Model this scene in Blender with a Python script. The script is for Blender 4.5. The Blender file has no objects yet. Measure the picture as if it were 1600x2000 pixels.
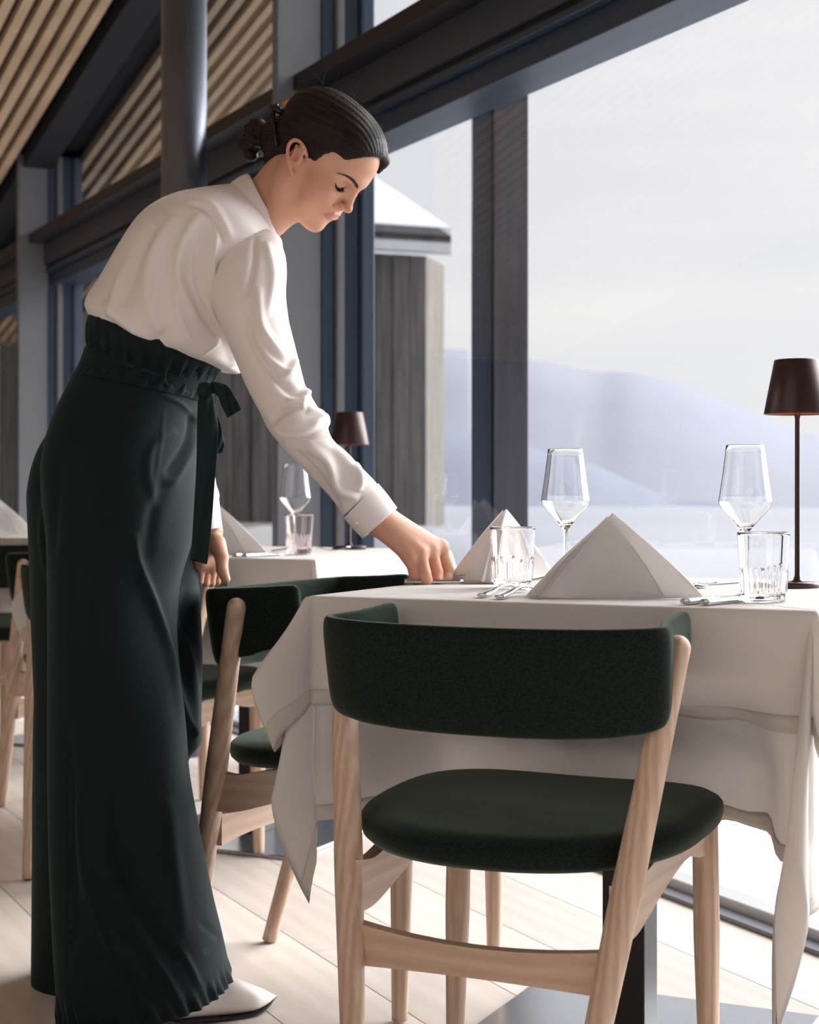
import bpy, bmesh, math, random
import numpy as np
from mathutils import Vector, Matrix
random.seed(7); rng = np.random.RandomState(5)
SC = bpy.context.scene; COL = SC.collection
PI = math.pi
# ------------------------------------------------------------------ camera
F = 3333.3; CH = .91                       # focal length in px of the 1600x2000 frame, camera height
cam = bpy.data.cameras.new('camera'); co = bpy.data.objects.new('camera', cam); COL.objects.link(co)
co.location = (0, 0, CH); co.rotation_euler = (PI/2, 0, 0)
cam.sensor_fit = 'HORIZONTAL'; cam.sensor_width = 24; cam.lens = 50; cam.shift_y = -40/1600
cam.clip_end = 20000; cam.clip_start = .05
cam.dof.use_dof = True; cam.dof.focus_distance = 2.6; cam.dof.aperture_fstop = 5.6
SC.camera = co
# ------------------------------------------------------------------ sky
w = bpy.data.worlds.new('sky'); SC.world = w; w.use_nodes = True
nt = w.node_tree; bg = nt.nodes['Background']
tc = nt.nodes.new('ShaderNodeTexCoord'); mp = nt.nodes.new('ShaderNodeMapping'); mp.inputs['Scale'].default_value = (1.2, 1.2, 7)
nz = nt.nodes.new('ShaderNodeTexNoise'); nz.inputs['Scale'].default_value = 2.2; nz.inputs['Detail'].default_value = 4
cr = nt.nodes.new('ShaderNodeValToRGB')
cr.color_ramp.elements[0].position = .35; cr.color_ramp.elements[0].color = (.80, .80, .84, 1)
cr.color_ramp.elements[1].position = .65; cr.color_ramp.elements[1].color = (.90, .885, .875, 1)
nt.links.new(tc.outputs['Generated'], mp.inputs['Vector']); nt.links.new(mp.outputs['Vector'], nz.inputs['Vector'])
nt.links.new(nz.outputs['Fac'], cr.inputs['Fac']); nt.links.new(cr.outputs['Color'], bg.inputs['Color'])
bg.inputs['Strength'].default_value = 1.0
# ------------------------------------------------------------------ daylight: a wide veiled sun beyond the window wall
def aim(o, d):
    o.rotation_euler = Vector(d).to_track_quat('-Z', 'Y').to_euler()
sl = bpy.data.lights.new('sun', 'SUN'); sl.energy = 9.0; sl.angle = math.radians(62); sl.color = (1, .99, .98)
so = bpy.data.objects.new('sun', sl); COL.objects.link(so); so.location = (3, 4, 6); aim(so, (-.78, -.45, -.43))
# unseen fill light added to lift the shaded sides, behind and left of the camera
al = bpy.data.lights.new('fill_light', 'AREA'); al.shape = 'RECTANGLE'; al.size = 3.5; al.size_y = 3.5; al.energy = 19; al.color = (1, .95, .91)
ao = bpy.data.objects.new('fill_light', al); COL.objects.link(ao); ao.location = (-2.6, -.6, 2.7); aim(ao, (.55, .75, -.55))
SC.view_settings.view_transform = 'Standard'; SC.view_settings.look = 'None'
SC.view_settings.gamma = 1; SC.view_settings.use_curve_mapping = False; SC.view_settings.exposure = 0.22

# ------------------------------------------------------------------ helpers
def sgn(c): # sRGB 0-255 -> linear
    return tuple(((x/255)/12.92 if x/255 <= .04045 else ((x/255+.055)/1.055)**2.4) for x in c)
def mat(name, rgb, rough=.6, metal=0, bump=0, bscale=200, spec=.4, sheen=0, trans=0, var=0, vscale=8, stretch=(1, 1, 1), rgb2=None, coord='Object'):
    m = bpy.data.materials.new(name); m.use_nodes = True; n = m.node_tree; b = n.nodes['Principled BSDF']
    c = sgn(rgb) + (1,)
    b.inputs['Base Color'].default_value = c; b.inputs['Roughness'].default_value = rough; b.inputs['Metallic'].default_value = metal
    b.inputs['Specular IOR Level'].default_value = spec
    if sheen:
        b.inputs['Sheen Weight'].default_value = sheen; b.inputs['Sheen Roughness'].default_value = .35; q_ = max(c[:3]); b.inputs['Sheen Tint'].default_value = tuple(.35+.65*x/q_ for x in c[:3])+(1,)
    t = n.nodes.new('ShaderNodeTexCoord'); mpn = n.nodes.new('ShaderNodeMapping'); mpn.inputs['Scale'].default_value = stretch
    n.links.new(t.outputs[coord], mpn.inputs['Vector'])
    if var or rgb2:
        q = n.nodes.new('ShaderNodeTexNoise'); q.inputs['Scale'].default_value = vscale; q.inputs['Detail'].default_value = 5
        n.links.new(mpn.outputs[0], q.inputs['Vector'])
        mx = n.nodes.new('ShaderNodeMix'); mx.data_type = 'RGBA'
        r = n.nodes.new('ShaderNodeValToRGB'); r.color_ramp.elements[0].position = .35; r.color_ramp.elements[1].position = .65
        n.links.new(q.outputs['Fac'], r.inputs['Fac']); n.links.new(r.outputs['Color'], mx.inputs['Factor'])
        mx.inputs['A'].default_value = c
        c2 = sgn(rgb2)+(1,) if rgb2 else tuple(max(0, x*(1-var)) for x in c[:3])+(1,)
        mx.inputs['B'].default_value = c2; n.links.new(mx.outputs['Result'], b.inputs['Base Color'])
    if bump:
        q = n.nodes.new('ShaderNodeTexNoise'); q.inputs['Scale'].default_value = bscale; q.inputs['Detail'].default_value = 3
        n.links.new(mpn.outputs[0], q.inputs['Vector'])
        bp = n.nodes.new('ShaderNodeBump'); bp.inputs['Strength'].default_value = bump; bp.inputs['Distance'].default_value = .002
        n.links.new(q.outputs['Fac'], bp.inputs['Height']); n.links.new(bp.outputs[0], b.inputs['Normal'])
    if trans:
        tr = n.nodes.new('ShaderNodeBsdfTranslucent'); tr.inputs['Color'].default_value = c
        ms = n.nodes.new('ShaderNodeMixShader'); ms.inputs[0].default_value = trans
        n.links.new(b.outputs[0], ms.inputs[1]); n.links.new(tr.outputs[0], ms.inputs[2])
        n.links.new(ms.outputs[0], n.nodes['Material Output'].inputs['Surface'])
    return m
def wood(name, a, b_, axis=2, scale=14, rough=.5, contrast=1.0, dots=True):
    m = bpy.data.materials.new(name); m.use_nodes = True; n = m.node_tree; b = n.nodes['Principled BSDF']
    t = n.nodes.new('ShaderNodeTexCoord'); mpn = n.nodes.new('ShaderNodeMapping'); s = [1, 1, 1]; s[axis] = .09; mpn.inputs['Scale'].default_value = s
    n.links.new(t.outputs['Object'], mpn.inputs['Vector'])
    wv = n.nodes.new('ShaderNodeTexWave'); wv.wave_type = 'RINGS'; wv.rings_direction = 'XYZ'[axis]; wv.inputs['Scale'].default_value = scale
    wv.inputs['Distortion'].default_value = 5; wv.inputs['Detail'].default_value = 3; wv.inputs['Detail Scale'].default_value = 1.5
    n.links.new(mpn.outputs[0], wv.inputs['Vector'])
    nz = n.nodes.new('ShaderNodeTexNoise'); nz.inputs['Scale'].default_value = 160; nz.inputs['Detail'].default_value = 2
    n.links.new(mpn.outputs[0], nz.inputs['Vector'])
    ad = n.nodes.new('ShaderNodeMath'); ad.operation = 'MULTIPLY_ADD'; ad.inputs[1].default_value = .45*contrast; 
    n.links.new(wv.outputs['Fac'], ad.inputs[0])
    ml = n.nodes.new('ShaderNodeMath'); ml.operation = 'MULTIPLY'; ml.inputs[1].default_value = .6*contrast; n.links.new(nz.outputs['Fac'], ml.inputs[0])
    n.links.new(ml.outputs[0], ad.inputs[2])
    mx = n.nodes.new('ShaderNodeMix'); mx.data_type = 'RGBA'; mx.inputs['A'].default_value = sgn(a)+(1,); mx.inputs['B'].default_value = sgn(b_)+(1,)
    n.links.new(ad.outputs[0], mx.inputs['Factor']); n.links.new(mx.outputs['Result'], b.inputs['Base Color'])
    b.inputs['Roughness'].default_value = rough; b.inputs['Specular IOR Level'].default_value = .35
    return m
M = dict(
 frame=mat('blue_grey_frame_metal', (50, 64, 82), .38, .3, spec=.5), fin=mat('grey_mullion_metal', (118, 120, 127), .5, .2),
 black=mat('black_metal', (24, 22, 26), .5), dark=mat('dark_ceiling_board', (30, 30, 36), .8), column=mat('column_paint', (120, 126, 140), .36, .75, spec=.6),
 slat=mat('light_timber_slat', (208, 180, 148), .6, var=.25, vscale=3, stretch=(1, 1, 1)), slat2=mat('darker_timber_slat', (170, 148, 124), .7, var=.2, vscale=3),  # outdoor slats are a darker brown than the indoor ones
 alu=mat('brushed_aluminium', (190, 192, 195), .45, .3), wall=mat('warm_plaster', (150, 138, 126), .9), 
 cloth=mat('white_linen', (246, 243, 241), .85, bump=.12, bscale=900, trans=.42, spec=.1), hem=mat('linen_hem', (226, 220, 214), .9, bump=.15, bscale=900, trans=.25, spec=.1),
 napkin=mat('napkin_linen', (246, 244, 243), .85, bump=.1, bscale=900, trans=.5, spec=.1),
 felt=mat('green_felt', (36, 43, 38), .95, bump=.35, bscale=1300, sheen=.38, var=.4, vscale=260, spec=.03),
 beech=wood('beech', (224, 200, 180), (180, 148, 126), scale=26), rubber=mat('black_rubber', (22, 22, 22), .7),
 steel=mat('polished_steel', (215, 215, 218), .12, 1), lamp=mat('bronze_lamp_metal', (62, 42, 42), .33, .35, spec=.5), lampin=mat('copper_lamp_inside', (170, 95, 60), .4, .6),
 blouse=mat('ivory_silk', (234, 226, 223), .55, bump=.05, bscale=600, spec=.25, sheen=.1), 
 pants=mat('bottle_green_cotton', (15, 30, 32), .8, bump=.18, bscale=500, spec=.2, sheen=.12, stretch=(1, 1, .35)), pants2=mat('bottle_green_belt', (24, 44, 45), .8, bump=.18, bscale=500, spec=.2, sheen=.12),
 hair=mat('dark_brown_hair', (32, 22, 20), .5, spec=.22, var=.45, vscale=60), shoe=mat('white_leather', (226, 220, 214), .45, bump=.04, bscale=60), sole=mat('dark_sole', (30, 26, 24), .6),
 gold=mat('gold', (214, 170, 90), .25, 1), button=mat('pearl_button', (236, 228, 220), .3), clip=mat('black_hair_claw', (16, 16, 20), .25), tort=mat('amber_hair_claw', (196, 150, 96), .3),
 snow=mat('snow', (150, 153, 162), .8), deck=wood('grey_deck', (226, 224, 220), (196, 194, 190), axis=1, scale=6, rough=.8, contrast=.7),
 timber=mat('dark_tarred_timber', (94, 88, 87), .85, var=.5, vscale=3, stretch=(8, 8, .6)), slate=mat('slate_stained_timber', (84, 86, 96), .8, var=.35, vscale=3, stretch=(8, 8, .6)), timber2=mat('paler_timber', (122, 116, 108), .85, var=.4, vscale=3, stretch=(8, 8, .6)),
 hill1=mat('haze_tinted_far_hill', (154, 157, 168), 1, var=.05, vscale=.004, spec=0), hill2=mat('haze_tinted_near_hill', (140, 145, 158), 1, var=.08, vscale=.01, spec=0),  # distance haze is painted into the pale hill colours, there is no mist
 brow=mat('brow_hair', (98, 72, 60), .8), lash=mat('lash', (30, 22, 22), .7), eye=mat('eye', (52, 44, 44), .15),
 lip=mat('lip', (178, 112, 102), .45), red=mat('red_enamel', (190, 60, 60), .3), blue=mat('blue_enamel', (50, 70, 160), .3),
)
def glassmat(name, tint=(1, 1, 1), ior=1.45):
    m = bpy.data.materials.new(name); m.use_nodes = True; n = m.node_tree; n.nodes.remove(n.nodes['Principled BSDF'])
    g = n.nodes.new('ShaderNodeBsdfGlass'); g.inputs['Roughness'].default_value = 0; g.inputs['IOR'].default_value = ior; g.inputs['Color'].default_value = tint+(1,)
    n.links.new(g.outputs[0], n.nodes['Material Output'].inputs['Surface']); return m
M['glass'] = glassmat('clear_crystal'); M['pinkglass'] = glassmat('red_tinted_glass', (1, .955, .95))
def panemat():
    m = bpy.data.materials.new('window_glass'); m.use_nodes = True; n = m.node_tree; n.nodes.remove(n.nodes['Principled BSDF'])
    t = n.nodes.new('ShaderNodeBsdfTransparent'); t.inputs['Color'].default_value = (.97, .98, .985, 1)
    g = n.nodes.new('ShaderNodeBsdfGlossy'); g.inputs['Roughness'].default_value = 0.0
    lw = n.nodes.new('ShaderNodeLayerWeight'); lw.inputs['Blend'].default_value = .5      # Schlick: f0 + (1-f0)*facing^5, both pane surfaces together
    pw_ = n.nodes.new('ShaderNodeMath'); pw_.operation = 'POWER'; pw_.inputs[1].default_value = 4.2; n.links.new(lw.outputs['Facing'], pw_.inputs[0])
    f = n.nodes.new('ShaderNodeMath'); f.operation = 'MULTIPLY_ADD'; f.inputs[1].default_value = .85; f.inputs[2].default_value = .10; n.links.new(pw_.outputs[0], f.inputs[0])
    x = n.nodes.new('ShaderNodeMixShader'); n.links.new(f.outputs[0], x.inputs[0]); n.links.new(t.outputs[0], x.inputs[1]); n.links.new(g.outputs[0], x.inputs[2])
    n.links.new(x.outputs[0], n.nodes['Material Output'].inputs['Surface']); return m
M['pane'] = panemat()
def skinmat():
    m = mat('skin', (226, 178, 152), .5, bump=.06, bscale=350, spec=.35); n = m.node_tree; b = n.nodes['Principled BSDF']
    b.inputs['Subsurface Weight'].default_value = .22; b.inputs['Subsurface Radius'].default_value = (.012, .005, .003); b.inputs['Subsurface Scale'].default_value = 1
    q = n.nodes.new('ShaderNodeTexNoise'); q.inputs['Scale'].default_value = 22; q.inputs['Detail'].default_value = 3
    t = n.nodes.new('ShaderNodeTexCoord'); n.links.new(t.outputs['Object'], q.inputs['Vector'])
    mx = n.nodes.new('ShaderNodeMix'); mx.data_type = 'RGBA'; mx.inputs['A'].default_value = sgn((216, 168, 142))+(1,); mx.inputs['B'].default_value = sgn((198, 144, 120))+(1,)
    n.links.new(q.outputs['Fac'], mx.inputs['Factor'])
    at = n.nodes.new('ShaderNodeAttribute'); at.attribute_name = 'tint'
    m2 = n.nodes.new('ShaderNodeMix'); m2.data_type = 'RGBA'; n.links.new(at.outputs['Fac'], m2.inputs['Factor'])
    n.links.new(mx.outputs['Result'], m2.inputs['A']); m2.inputs['B'].default_value = sgn((188, 108, 96))+(1,)
    n.links.new(m2.outputs['Result'], b.inputs['Base Color']); return m
M['skin'] = skinmat()

def loc0(o):
    p = Vector((0, 0, 0))
    while o: p += o.location; o = o.parent
    return p
def mo(name, V, Fc, m, parent=None, smooth=True, world=True, label=None, auto=None):
    """mesh object; V in world coordinates (world=True) or in the parent's own frame"""
    me = bpy.data.meshes.new(name); V = np.asarray(V, float)
    if parent is not None and world: V = V - np.array(loc0(parent))
    me.from_pydata([tuple(v) for v in V], [], [tuple(int(i) for i in f) for f in Fc]); me.update()
    if smooth: me.polygons.foreach_set('use_smooth', [True]*len(me.polygons))
    o = bpy.data.objects.new(name, me); COL.objects.link(o)
    if m: me.materials.append(m)
    if parent: o.parent = parent
    if label: o['label'] = label
    if auto and smooth:
        try: me.shade_auto_smooth if False else None
        except Exception: pass
    return o
def tag(o, label=None, cat=None, group=None, kind=None):
    if label: o['label'] = label
    if cat: o['category'] = cat
    if group: o['group'] = group
    if kind: o['kind'] = kind
    return o
def empty(name, loc=(0, 0, 0), rz=0):
    o = bpy.data.objects.new(name, None); COL.objects.link(o); o.location = loc; o.rotation_euler = (0, 0, rz); o.empty_display_size = .1; return o
def copy_tree(o, parent=None, loc=None, rz=None):
    c = o.copy(); COL.objects.link(c); c.parent = parent
    if loc is not None: c.location = loc
    if rz is not None: c.rotation_euler = (0, 0, rz)
    for ch in list(o.children): copy_tree(ch, c)
    return c
def orient(V, Fc):
    bm = bmesh.new(); vs = [bm.verts.new(tuple(v)) for v in V]
    for f in Fc:
        try: bm.faces.new([vs[i] for i in f])
        except ValueError: pass
    bmesh.ops.recalc_face_normals(bm, faces=bm.faces)
    V2 = [tuple(v.co) for v in bm.verts]; bm.verts.index_update(); F2 = [[v.index for v in f.verts] for f in bm.faces]; bm.free(); return V2, F2
def merge(*parts):
    V = []; Fc = []
    for v, f in parts:
        n = len(V); V += [tuple(x) for x in v]; Fc += [[i+n for i in q] for q in f]
    return V, Fc
def box8(p):  # 8 points: bottom 4 ccw, top 4 ccw
    return [tuple(x) for x in p], [[3, 2, 1, 0], [4, 5, 6, 7], [0, 1, 5, 4], [1, 2, 6, 5], [2, 3, 7, 6], [3, 0, 4, 7]]
def bbox(a, b):
    x0, y0, z0 = a; x1, y1, z1 = b
    return box8([(x0, y0, z0), (x1, y0, z0), (x1, y1, z0), (x0, y1, z0), (x0, y0, z1), (x1, y0, z1), (x1, y1, z1), (x0, y1, z1)])
def bevel(VF, w=.004, seg=2):
    bm = bmesh.new(); vs = [bm.verts.new(v) for v in VF[0]]
    for f in VF[1]: bm.faces.new([vs[i] for i in f])
    bmesh.ops.recalc_face_normals(bm, faces=bm.faces)
    bmesh.ops.bevel(bm, geom=list(bm.edges), offset=w, segments=seg, affect='EDGES', profile=.5)
    bm.verts.index_update(); V = [tuple(v.co) for v in bm.verts]; Fc = [[v.index for v in f.verts] for f in bm.faces]; bm.free(); return V, Fc
def ringmesh(R, close=True, cap=True):
    """R: (rings, n, 3)"""
    R = np.asarray(R, float); k, n, _ = R.shape; V = R.reshape(-1, 3); Fc = []
    for i in range(k-1):
        for j in range(n if close else n-1):
            a = i*n+j; b = i*n+(j+1) % n; Fc.append([a, b, b+n, a+n])
    V = [tuple(v) for v in V]
    if cap and close:
        for i, fl in ((0, True), (k-1, False)):
            c = len(V); V.append(tuple(R[i].mean(0)))
            for j in range(n):
                a = i*n+j; b = i*n+(j+1) % n; Fc.append([b, a, c] if fl else [a, b, c])
    return V, Fc
def lathe(prof, n=32, cx=0, cy=0, z0=0, close=False):
    R = []
    for r, z in prof:
        R.append([(cx+r*math.cos(2*PI*j/n), cy+r*math.sin(2*PI*j/n), z0+z) for j in range(n)])
    if close: R.append(R[0])
    return ringmesh(R, cap=not close)
def frames(P):
    P = np.asarray(P, float); T = np.gradient(P, axis=0); T /= np.linalg.norm(T, axis=1)[:, None]+1e-12
    up = np.array([0, 0, 1.]) if abs(T[0][2]) < .9 else np.array([0, 1., 0])
    N = []; v = up - T[0]*(up@T[0])
    for t in T:
        v = v - t*(v@t); v = v/np.linalg.norm(v); N.append(v.copy())
    N = np.array(N); return T, N, np.cross(T, N)
def tube(P, r, n=12, cap=True):
    P = np.asarray(P, float); r = np.broadcast_to(np.asarray(r, float), (len(P),)); T, N, B = frames(P)
    a = np.linspace(0, 2*PI, n, endpoint=False)
    R = P[:, None]+r[:, None, None]*(N[:, None]*np.cos(a)[None, :, None]+B[:, None]*np.sin(a)[None, :, None])
    return ringmesh(R, cap=cap)
def crom(K, n):
    """Catmull-Rom resample of rows of K (m, d) to n rows"""
    K = np.asarray(K, float); m = len(K); t = np.linspace(0, m-1, n); i = np.minimum(t.astype(int), m-2); f = (t-i)[:, None]
    Kp = np.vstack([2*K[0]-K[1], K, 2*K[-1]-K[-2]]); p0, p1, p2, p3 = Kp[i], Kp[i+1], Kp[i+2], Kp[i+3]
    return .5*((2*p1)+(-p0+p2)*f+(2*p0-5*p1+4*p2-p3)*f*f+(-p0+3*p1-3*p2+p3)*f**3)
def W(x, y, Y):       # a point seen at (x, y) standing Y metres away
    return np.array([(x-800)/F*Y, Y, CH-(y-960)/F*Y])
# ------------------------------------------------------------------ room frame
P0 = np.array([.567, 3.83]); U = np.array([-.429, .903]); U /= np.linalg.norm(U); NI = np.array([-U[1], U[0]])   # window line, inward normal
def SL(s, l, z): q = P0+U*s+NI*l; return (q[0], q[1], z)
def sbox(s0, s1, l0, l1, z0, z1): 
    return box8([SL(s0, l0, z0), SL(s1, l0, z0), SL(s1, l1, z0), SL(s0, l1, z0), SL(s0, l0, z1), SL(s1, l0, z1), SL(s1, l1, z1), SL(s0, l1, z1)])
def st(o): o['kind'] = 'structure'; return o
S0, S1 = -7.6, 9.4; ZC = 3.71; KS = .184
zc = lambda s: ZC-KS*s
# floor: sub-floor and planks
fl = st(mo('floor', *sbox(S0-.2, S1+.1, -.02, 6.2, -.06, -.022), M['wall'], smooth=False))
def plankmat():
    m = wood('oak_plank', (226, 216, 209), (208, 194, 184), axis=0, scale=5, rough=.42, contrast=.8); n = m.node_tree; b = n.nodes['Principled BSDF']
    src = b.inputs['Base Color'].links[0].from_socket; oi = n.nodes.new('ShaderNodeObjectInfo')
    hs = n.nodes.new('ShaderNodeHueSaturation'); mr = n.nodes.new('ShaderNodeMapRange'); mr.inputs['To Min'].default_value = .9; mr.inputs['To Max'].default_value = 1.05
    n.links.new(oi.outputs['Random'], mr.inputs['Value']); n.links.new(mr.outputs[0], hs.inputs['Value']); n.links.new(src, hs.inputs['Color']); n.links.new(hs.outputs[0], b.inputs['Base Color'])
    return m
M['plank'] = plankmat()
def boards(parent, name, m, l0, l1, wd, s0, s1, ln, z0, z1, gap):
    pv, pf = bevel(bbox((0, 0, z0), (ln-gap, wd-gap, z1)), .0008, 1)
    pm = bpy.data.meshes.new(name); pm.from_pydata(pv, [], pf); pm.materials.append(m); pm.update()
    k = 0; l = l0; row = 0; ang = math.atan2(U[1], U[0])
    while l < l1-1e-6:
        s = s0-((row*.37) % 1)*ln
        while s < s1:
            o = bpy.data.objects.new(name, pm); COL.objects.link(o); o.parent = parent
            q = SL(s, l, 0); o.location = q; o.rotation_euler = (0, 0, ang); s += ln; k += 1
        l += wd; row += 1
    return k
boards(fl, 'plank', M['plank'], 0, 5.9, .22, S0, S1, 2.6, -.022, 0, .0014)
# ceiling: dark boards + slats, falling along the window wall
def slab(s0, s1, l0, l1, dz0, dz1, f=zc): 
    return box8([SL(s0, l0, f(s0)+dz0), SL(s1, l0, f(s1)+dz0), SL(s1, l1, f(s1)+dz0), SL(s0, l1, f(s0)+dz0), SL(s0, l0, f(s0)+dz1), SL(s1, l0, f(s1)+dz1), SL(s1, l1, f(s1)+dz1), SL(s0, l1, f(s0)+dz1)])
ce = st(mo('ceiling', *slab(S0, S1, -.17, 6.1, .09, .14), M['dark'], smooth=False))
mo('edge_beam', *slab(S0, S1, -.02, .13, -.02, .09), M['dark'], ce, smooth=False)
for k in range(60):
    l = .186+.0775*k; mo('slat', *slab(S0, S1-.1, l, l+.044, 0, .05), M['slat'], ce, smooth=False)
ov = st(mo('roof_overhang', *slab(S0, S1, -.84, -.171, .09, .16), M['dark'], smooth=False)); tag(ov, 'dark roof overhang outside the glass with timber slats beneath')
for k in range(9):
    l = -.172-.0745*k; mo('slat', *slab(S0, S1, l-.036, l, 0, .05), M['slat2'], ov, smooth=False)
mo('fascia', *slab(S0, S1, -.86, -.84, -.03, .17), M['black'], ov, smooth=False)
st(mo('wall_end', *slab(9.4, 9.5, -.2, 6.1, -4, .1, lambda s: zc(9.4)), M['dark'], smooth=False))
st(mo('wall_left', *box8([SL(S0, 6.1, 0), SL(S1, 6.1, 0), SL(S1, 6.2, 0), SL(S0, 6.2, 0), SL(S0, 6.1, zc(S0)+.1), SL(S1, 6.1, zc(S1)+.1), SL(S1, 6.2, zc(S1)+.1), SL(S0, 6.2, zc(S0)+.1)]), M['wall'], smooth=False))
st(mo('wall_back', *sbox(S0-.1, S0, -.2, 6.2, 0, zc(S0)+.1), M['wall'], smooth=False))
# window wall
muls = [2.0-3.8*2, 2.0-3.8, 2.0, 5.8]
MN = 0
ww = st(empty('window_wall', SL(0, 0, 0)))
ww['label'] = 'blue-grey metal window wall with transom and posts'
def wp(name, vf, m, bw=0): return mo(name, *(bevel(vf, bw, 2) if bw else vf), m, ww, smooth=False)
for s in muls:
    zt = zc(s)+.05
    wp('mullion_fin', sbox(s, s+.05, 0, .155, 0, zt), M['fin'], .003)
    wp('mullion_frame', sbox(s-.005, s+.10, -.045, 0, 0, zt), M['frame'], .004)
    wp('mullion_frame', sbox(s-.025, s+.11, -.075, -.045, 0, zt), M['fin'], .006)
    wp('mullion_frame', sbox(s-.02, s+.12, -.125, -.075, 0, zt), M['frame'], .004)
    wp('mullion_frame', sbox(s-.045, s+.13, -.175, -.125, 0, zt), M['frame'], .006)
wp('transom_rail', sbox(S0, S1, 0, .10, 2.225, 2.275), M['black'], .003)
wp('transom_beam', sbox(S0, S1, -.03, .02, 2.115, 2.225), mat('transom_grey_metal', (62, 67, 78), .5, .2), .003)
wp('transom_rail', sbox(S0, S1, -.06, .0, 2.095, 2.115), M['black'])
wp('transom_rail', sbox(S0, S1, -.11, .012, 2.075, 2.095), M['frame'], .004)
wp('transom_rail', sbox(S0, S1, -.175, -.02, 2.01, 2.075), M['frame'], .004)
wp('sill_rail', sbox(S0, S1, -.05, .0, 0, .010), M['fin'], .002)
wp('sill_track', sbox(S0, S1, -.12, -.05, -.02, .03), M['alu'], .004)
wp('sill_track', sbox(S0, S1, -.19, -.13, -.02, .022), M['alu'], .004)
ends = [S0]+muls+[S1]
for i in range(len(ends)-1):
    a = ends[i]+(.05 if i else 0); b = ends[i+1]
    wn = st(empty('window_%d' % (i+1), SL((a+b)/2, -.11, 0)))
    mo('pane', [SL(a, -.11, .02), SL(b, -.11, .02), SL(b, -.11, 2.02), SL(a, -.11, 2.02)], [[0, 1, 2, 3]], M['pane'], wn, smooth=False)
    mo('pane', [SL(a, -.112, 2.2), SL(b, -.112, 2.2), SL(b, -.112, zc(b)+.09), SL(a, -.112, zc(a)+.09)], [[0, 1, 2, 3]], M['pane'], wn, smooth=False)
# round column
pil = tag(mo('column', *lathe([(.078, 0), (.078, 2.75)], 48, -.78, 5.9, 0), M['column']), 'round dark blue-grey steel column standing inside the window wall', 'column')
# ------------------------------------------------------------------ outdoors
dk = st(empty('deck', SL(0, -2, -.06))); dk['label'] = 'pale grey timber terrace outside the window'
# boards built in place, children of the deck
ang = math.atan2(U[1], U[0]); lx = 0
pv, pf = bevel(bbox((0, 0, -.03), (3.58, .137, 0)), .002, 1); pm = bpy.data.meshes.new('deck_board'); pm.from_pydata(pv, [], pf); pm.materials.append(M['deck']); pm.update()
for r in range(17):
    for c in range(4):
        o = bpy.data.objects.new('deck_board', pm); COL.objects.link(o); o.parent = dk
        q = Vector(SL(-6.4+c*3.6+(r % 2)*1.1, -.34-.142*r, -.04)); o.location = q-dk.location; o.rotation_euler = (0, 0, ang)
def terrain():
    n = 70; V = []; Fc = []
    ls = np.concatenate([np.linspace(.2, 14, 30), np.linspace(16, 60, 15), np.linspace(80, 2500, 25)]); ss = np.concatenate([-np.geomspace(3000, 10, 14), np.linspace(-8, 20, 30), np.geomspace(25, 3000, 14)])
    for l in ls:
        for s in ss:
            z = -.12
            t = np.clip((s-3.0)/5, 0, 1)*np.clip((l-.5)/2, 0, 1)*np.clip((40-l)/30, 0, 1); z += .78*t*t*(3-2*t)
            z -= 26*np.clip((l-30)/400, 0, 1)
            z += .05*math.sin(s*.9+l*.6)*min(1, l/4)*min(1, abs(s)/3) if l < 60 else 0
            V.append(SL(s, -l, z))
    m = len(ss)
    for i in range(len(ls)-1):
        for j in range(m-1): a = i*m+j; Fc.append([a, a+1, a+1+m, a+m])
    return V, Fc
gr = st(mo('snowy_ground', *terrain(), M['snow'])); gr['label'] = 'snow covered ground falling away beyond the terrace'
def ridge(name, pts, Y, base, m, label, depth=300):
    K = crom(np.array(pts, float), 160); x = K[:, 0]; y = K[:, 1]+1.5*np.sin(x*.021)
    rows = []
    for f, dy in ((0, 0), (.3, -.35), (.55, -.6), (.8, -.85), (1, -1)):
        rows.append([((a-800)/F*(Y-depth*f*1.0), Y-depth*f, max(base, 0)*0+(CH-(b-960)/F*Y)*(1-f)+base*f) for a, b in zip(x, y)])
    R = [[((a-800)/F*Y*1.05, Y+depth, base) for a, b in zip(x, y)]]+rows
    o = mo(name, *ringmesh(R, close=False, cap=False), m); o['label'] = label; o['kind'] = 'structure'; return o
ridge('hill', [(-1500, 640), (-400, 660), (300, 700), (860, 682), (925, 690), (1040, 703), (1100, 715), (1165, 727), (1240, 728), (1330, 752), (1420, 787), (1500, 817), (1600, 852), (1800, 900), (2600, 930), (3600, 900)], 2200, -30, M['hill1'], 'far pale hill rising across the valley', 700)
ridge('hill', [(-1500, 860), (300, 850), (860, 842), (925, 850), (1000, 862), (1060, 880), (1150, 905), (1250, 945), (1330, 975), (1500, 990), (1700, 1000), (2400, 980)], 900, -28, M['hill2'], 'lower wooded hill, haze painted into its colour, in front of the far one', 250)
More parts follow.
